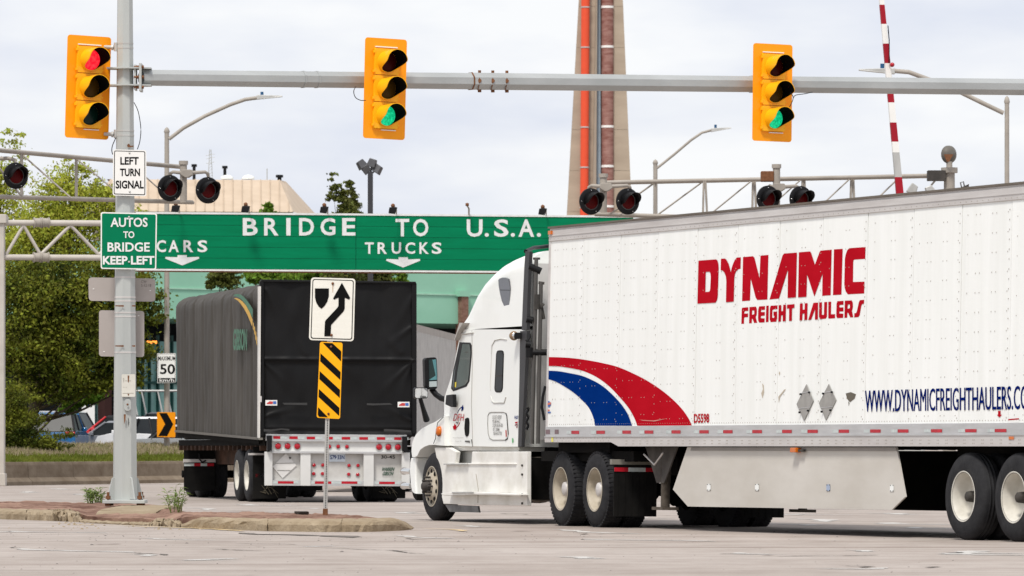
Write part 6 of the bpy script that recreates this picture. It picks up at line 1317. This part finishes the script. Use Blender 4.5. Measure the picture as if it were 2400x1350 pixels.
m.add(V_, [(i*(nz_+1)+j, (i+1)*(nz_+1)+j, (i+1)*(nz_+1)+j+1, i*(nz_+1)+j+1) for i in range(nx) for j in range(nz_)], smooth=True); m.build('rear_tarpaulin', tarp, kt, fixn=False)
def bd_(pts, mat, nm, off, th=0, par=None, **k): return decal(brf, pts, mat, nm, par or kt, off=off, th=th, **k)
bd_([(965,660),(977,663),(977,1016),(966,1018)], tarp, 'tarpaulin_edge', .07, .1, bevel=.02); bd_([(609,658),(619,660),(620,1020),(609,1028)], tarp, 'tarpaulin_edge', .09, .1, bevel=.02)
bd_([(612,655),(975,660),(975,665),(612,661)], tarp, 'top_hem', .09, .1, bevel=.01)
decal(bsf, [(604,672),(608,671),(606,1029),(603,1029)], M('white_piping', (.66,.64,.60), .5), 'corner_piping', kt, off=.05, th=.03)
Zk = lambda pts: zoomed(400, 900, 3, pts)
def bz(pts, *a, **k): return bd_(Zk(pts), *a, **k)
def rectz(x0, y0, x1, y1): return [(x0, y0), (x1, y0+(x1-x0)*.006), (x1, y1+(x1-x0)*.006), (x0, y1)]
bz(rectz(672,352,1660,398), alu, 'rear_sill', .10, .12, bevel=.006)
for a, b_, y in ((722,770,366),(835,893,368),(957,1015,370),(1085,1140,371),(1203,1262,372),(1327,1387,373),(1450,1508,373),(1572,1622,374)): bz(rectz(a, y, b_, y+19), redtape, 'red_reflector', .105); bz(rectz(b_+2, y, b_+50, y+19), silvtape, 'silver_reflector', .105)
bz(rectz(700,398,1640,474), M('lamp_panel_white', (.62,.62,.60), .45, rgb2=(.72,.72,.70)), 'lamp_panel', .07, .08, bevel=.004)
bz(rectz(700,392,1640,402), alu, 'panel_ledge', .13, .1); bz(rectz(715,472,1630,486), alu, 'panel_ledge', .11, .1)
bz(rectz(712,486,1630,676), M('bumper_plate_dirty', (.42,.41,.38), .6, rgb2=(.60,.59,.57), vs=(2,2,2)), 'bumper_plate', -.02, .02)
for a, b_ in ((664,716),(914,984),(1358,1428),(1626,1682)): bz(rectz(a, 476+(a-664)*.006, b_, 714+(a-664)*.006), M('upright_white', (.58,.58,.56), .45, rgb2=(.68,.68,.66)), 'guard_upright', .09, .1, bevel=.006)
for a, b_ in ((716,914),(984,1358),(1428,1626)):
    y = 676+(a-700)*.005; bz(rectz(a, y, b_, y+38), alu, 'guard_beam', .07, .12, bevel=.004)
    for c0, c1, mt_ in ((.03,.19,silvtape),(.19,.75,redtape),(.75,.92,silvtape)) if a != 984 else ((.01,.08,silvtape),(.08,.39,redtape),(.39,.58,silvtape),(.58,.88,redtape),(.88,.96,silvtape)): bz(rectz(a+(b_-a)*c0, y+7, a+(b_-a)*c1, y+24), mt_, 'reflective_tape', .075)
for a, b_, y in ((680,713,362),(1632,1665,368)): bz(rectz(a, y, b_, y+108), blackp, 'dock_bumper', .20, .1, bevel=.01)
def lamp(x, y, r, nm='tail_light'):
    p = Mb.inverted() @ brf.at(*Zk([(x, y)])[0], .0); k = 104.6/F/3; y0 = p.x; m = MB()
    o_ = .075 if y < 500 else -.015
    m.lathe([(-o_, r*k*1.25), (-o_-.012, r*k*1.22), (-o_-.015, r*k*1.02)], (p.x, p.y, p.z), 'x', 20); rg = m.build(nm, M('lamp_ring', (.5,.5,.49), .4), kt)
    m = MB(); m.lathe([(-o_-.005, r*k), (-o_-.02, r*k*.92), (-o_-.028, r*k*.5), (-o_-.03, .001)], (p.x, p.y, p.z), 'x', 20); m.build('lens', redlens, rg)
for x, y in ((750,437),(817,437),(885,438),(1460,443),(1525,443),(1592,444)): lamp(x, y, 22)
for x, y in ((1110,440),(1172,440),(1234,441)): lamp(x, y, 14, 'marker_light')
for x, y in ((1008,570),(1070,570),(1005,631),(1068,631),(1254,573),(1317,573),(1252,635),(1315,637)): lamp(x, y, 13, 'marker_light')
pl_ = bz(rectz(1113,488,1228,546), M('plate_pale', (.60,.66,.72), .5), 'number_plate', .0, .008)
text(brf, 'S79·33N', [Zk([(1122,530)])[0], Zk([(1222,530)])[0], Zk([(1122,500)])[0], Zk([(1222,500)])[0]], blue, pl_, off=.006, bold=.01)
dm = bz([(810,487),(885,572),(787,662),(716,580)], M('placard_white', (.66,.65,.63), .5), 'placard_holder', .0, .02)
for q in ([(735,556),(868,553),(872,557),(732,560)], [(748,605),(845,606),(842,610),(752,609)]): bz(q, M('seam_grey', (.25,.24,.22)), 'placard_slot', .006, par=dm)
bz([(830,512),(850,515),(838,532)], steeld, 'placard_latch', .012, par=dm)
gi = M('dark_green_print', (.005, .06, .03), .5)
def tz(t_, x0, y0, x1, y1, mt_, off=-.01, it=0, bold=.01): text(brf, t_, [Zk([(x0, y1)])[0], Zk([(x1-it, y1)])[0], Zk([(x0+it, y0)])[0], Zk([(x1, y0)])[0]], mt_, kt, off=off, bold=bold)
tz('30-45', 1480, 501, 1577, 525, blk); tz('WARREN', 1480, 586, 1577, 612, gi, it=10, bold=.02); tz('GIBSON', 1486, 617, 1570, 643, gi, it=10, bold=.02); tz('Alliston, Ontario', 1488, 648, 1570, 656, M('ink_light', (.3,.3,.3)), bold=-.01)
for x0, y0 in ((667, 113), (1597, 125)):
    st_ = bz(rectz(x0, y0, x0+82, y0+38), signw, 'sticker', .15, .02)
    bz([(x0+8,y0+22),(x0+30,y0+8),(x0+52,y0+10),(x0+50,y0+28),(x0+10,y0+28)], M('sticker_red', (.5,.05,.05)), 'sticker_mark', .155, par=st_); bz(rectz(x0+53, y0+8, x0+76, y0+28), M('sticker_blue', (.06,.14,.42)), 'sticker_mark', .155, par=st_)
strap = M('strap_web', (.045,.045,.045), .6)
for q in ([(785,132),(960,132),(960,148),(800,145)], [(1380,135),(1430,137),(1540,134),(1560,145),(1430,150),(1380,148)], [(655,316),(700,320),(780,312),(835,316),(835,330),(780,322),(700,334),(655,334)], [(1500,316),(1560,318),(1690,326),(1690,340),(1560,334),(1500,334)]): bz(q, strap, 'tarp_strap', .17, .015)
bz(rectz(628,85,640,128), alud, 'corner_plate', .13, .01)
# side bottom rail, chassis, rust
decal(bsf, [(409,1008),(606,1026),(607,1031),(409,1013)], M('curtain_rail', (.12,.11,.095), .6), 'side_rail', kt, off=.05, th=.08)
decal(bsf, [(412,1012),(606,1031),(606,1040),(412,1024)], under, 'tarp_skirt', kt, off=-.02, th=.04)
m = MB(); m.box((.05, -WB_+.1, 1.12), (LB_, -.1, 1.24)); m.build('deck', under, kt)
rb = M('rusty_beam', (.035, .022, .016), .9, rgb2=(.11, .06, .04), vs=(2, 2, 2))
for yy in (-.85, -2.2): m = MB(); m.box((.2, yy-.06, .72), (LB_, yy+.06, 1.1)); m.build('main_beam', rb, kt)
for i in range(20): m = MB(); m.box((.5+i*.56, -WB_+.12, 1.02), (.58+i*.56, -.08, 1.12)); m.build('cross_member', rb, kt)
for x in (1.75, 2.98):
    wheel(kt, x, -.02, 1, r=.525, rimmat=rimw); wheel(kt, x, -.36, 1, r=.525, rimmat=rimw, hub=False); wheel(kt, x, -WB_+.05, -1, r=.525, rimmat=rimw); wheel(kt, x, -WB_+.39, -1, r=.525, rimmat=rimw, hub=False)
    m = MB(); m.tube([(x, -.3, .52), (x, -WB_+.3, .52)], .08, 10); m.build('axle', under, kt)
em = M('emblem_beige', (.12,.105,.075), .7)
for y0, y1 in ((-.68, -.02), (-WB_+.02, -2.4)):
    m = MB(); m.box((1.0, y0, .07), (1.02, y1, 1.1)); mf_ = m.build('mudflap', flapm, kt)
    c = (y0+y1)/2; e = MB()
    for k in range(9):
        a = k*.7; p0 = (.99, c+.17*math.cos(a)*.5, .22+.14*math.sin(a)*.5); p1 = (.99, c+.19*math.cos(a+.8), .22+.13*math.sin(a*1.7)); e.tube([p0, p1], [.012, .004], 4)
    e.build('emblem', em, mf_)
m = MB(); m.box((1.0, -.02, .93), (1.1, .06, .97)); m.box((.9, -.75, .93), (1.0, 0, .97)); m.build('flap_bracket', alud, kt)
tz('m', 630, 634, 655, 658, signw, off=-1.0); bz(rectz(598, 630, 628, 656), redtape, 'red_marker', -1.0)
# the hauling tractor's drive axles and flap, seen under the trailer nose
for x in (10.95, 12.25):
    for yo, sd_ in ((-.42, 1), (-.75, 1), (-WB_+.1, -1), (-WB_+.43, -1)): wheel(kt, x, yo, sd_, r=.50, rimmat=alud, hub=False)
    m = MB(); m.tube([(x, -.3, .5), (x, -WB_+.3, .5)], .08, 8); m.build('axle', under, kt)
m = MB(); m.box((9.9, -2.3, .7), (13.2, -.8, 1.0)); m.build('coupling_frame', under, kt)
for y0 in (-.70, -WB_+.06):
    m = MB(); m.box((10.18, y0, .15), (10.2, y0+.67, 1.02)); m.build('mudflap', flapm, kt); m = MB(); m.box((10.14, y0-.01, .76), (10.22, y0+.68, .83)); m.build('flap_bracket', alud, kt)
    for a, b_, mt_ in ((0, .22, silvtape), (.22, .36, redtape), (.36, .5, silvtape), (.5, .65, redtape)): m = MB(); m.box((10.165, y0+.67-b_, .68), (10.175, y0+.67-a, .74)); m.build('reflective_tape', mt_, kt)
m = MB(); m.tube([(10.1, -.35, .95), (10.1, -.36, .82), (10.12, -.42, .76), (10.14, -.5, .80)], .018, 6); m.build('air_hose', blackp, kt)
# curtain logo
Zg = lambda pts: zoomed(540, 670, 8.4375, pts)
gl = M('faded_green_print', (.05, .16, .10), .6, rgb2=(.075, .20, .125), vs=(8,8,8)); yo = M('curtain_yellow', (.62, .36, .04), .5)
text(bsf, 'GIBSON', [Zg([(50,1275)])[0], Zg([(325,1280)])[0], Zg([(60,845)])[0], Zg([(330,850)])[0]], gl, kt, off=.045, bold=.03)
decal(bsf, Zg([(55,200),(90,165),(150,158),(210,175),(260,210),(330,290),(400,390),(440,460),(440,630),(400,560),(340,440),(280,340),(220,270),(170,230),(110,210)]), gl, 'green_swoosh', kt, off=.045)
decal(bsf, Zg([(70,245),(120,242),(180,262),(240,310),(310,390),(380,520),(440,670),(428,800),(390,700),(330,560),(270,450),(200,350),(140,285)]), yo, 'yellow_swoosh', kt, off=.05)
for a in ([(442,710),(460,740),(462,890),(445,850)], [(468,790),(486,820),(485,980),(470,940)], [(492,880),(512,920),(505,1085),(492,1050)], [(515,980),(530,1020),(530,1190),(512,1120)]): decal(bsf, Zg(a), yo, 'yellow_dash', kt, off=.05)

# ------------------------------------------------------------------ far white trailer
FU = Vector((.0704, .9975, 0)).normalized(); Fm, _, FL, _ = frame((0, 0, 0), (FU.x, FU.y)); FO = P(975, HY, 132); FO.z = 0
Fm.translation = FO
ft = thing('box_trailer', 'dull white box trailer further ahead, seen between the black tarpaulin and the white cab', 'trailer', mat=Fm)
m = MB(); m.box((-4, 0, 1.2), (11.9, 2.6, 4.08)); m.build('box_body', M('far_trailer_white', (.50,.49,.47), .6, rgb2=(.66,.65,.63), vs=(2,2,.4)), ft)
m = MB(); m.box((-4, -.03, 3.95), (11.92, .02, 4.12)); m.build('top_rail', M('rail_grey', (.34,.31,.28), .6), ft)
m = MB()
for i in range(66): x = -3.9+i*.24; m.box((x, -.035, 1.35), (x+.07, .0, 3.95))
m.build('side_ribs', M('far_trailer_rib', (.58,.57,.55), .6), ft, kind='stuff')
m = MB(); m.box((-4, -.04, 1.1), (11.9, .0, 1.36)); m.build('side_rail', alud, ft)
m = MB(); m.box((9.5, .4, .75), (11.9, 2.2, 1.2)); m.build('bogie_frame', under, ft)
for x in (-2.6, -1.3, 9.6, 10.9):
    wheel(ft, x, .0, -1, rimmat=rimw); wheel(ft, x, 2.6, 1, rimmat=rimw)
    m = MB(); m.tube([(x, .2, .52), (x, 2.4, .52)], .07, 8); m.build('axle', under, ft)
print('objects', len(bpy.data.objects), 'tris', sum(len(o.data.polygons) for o in bpy.data.objects if o.type == 'MESH'))
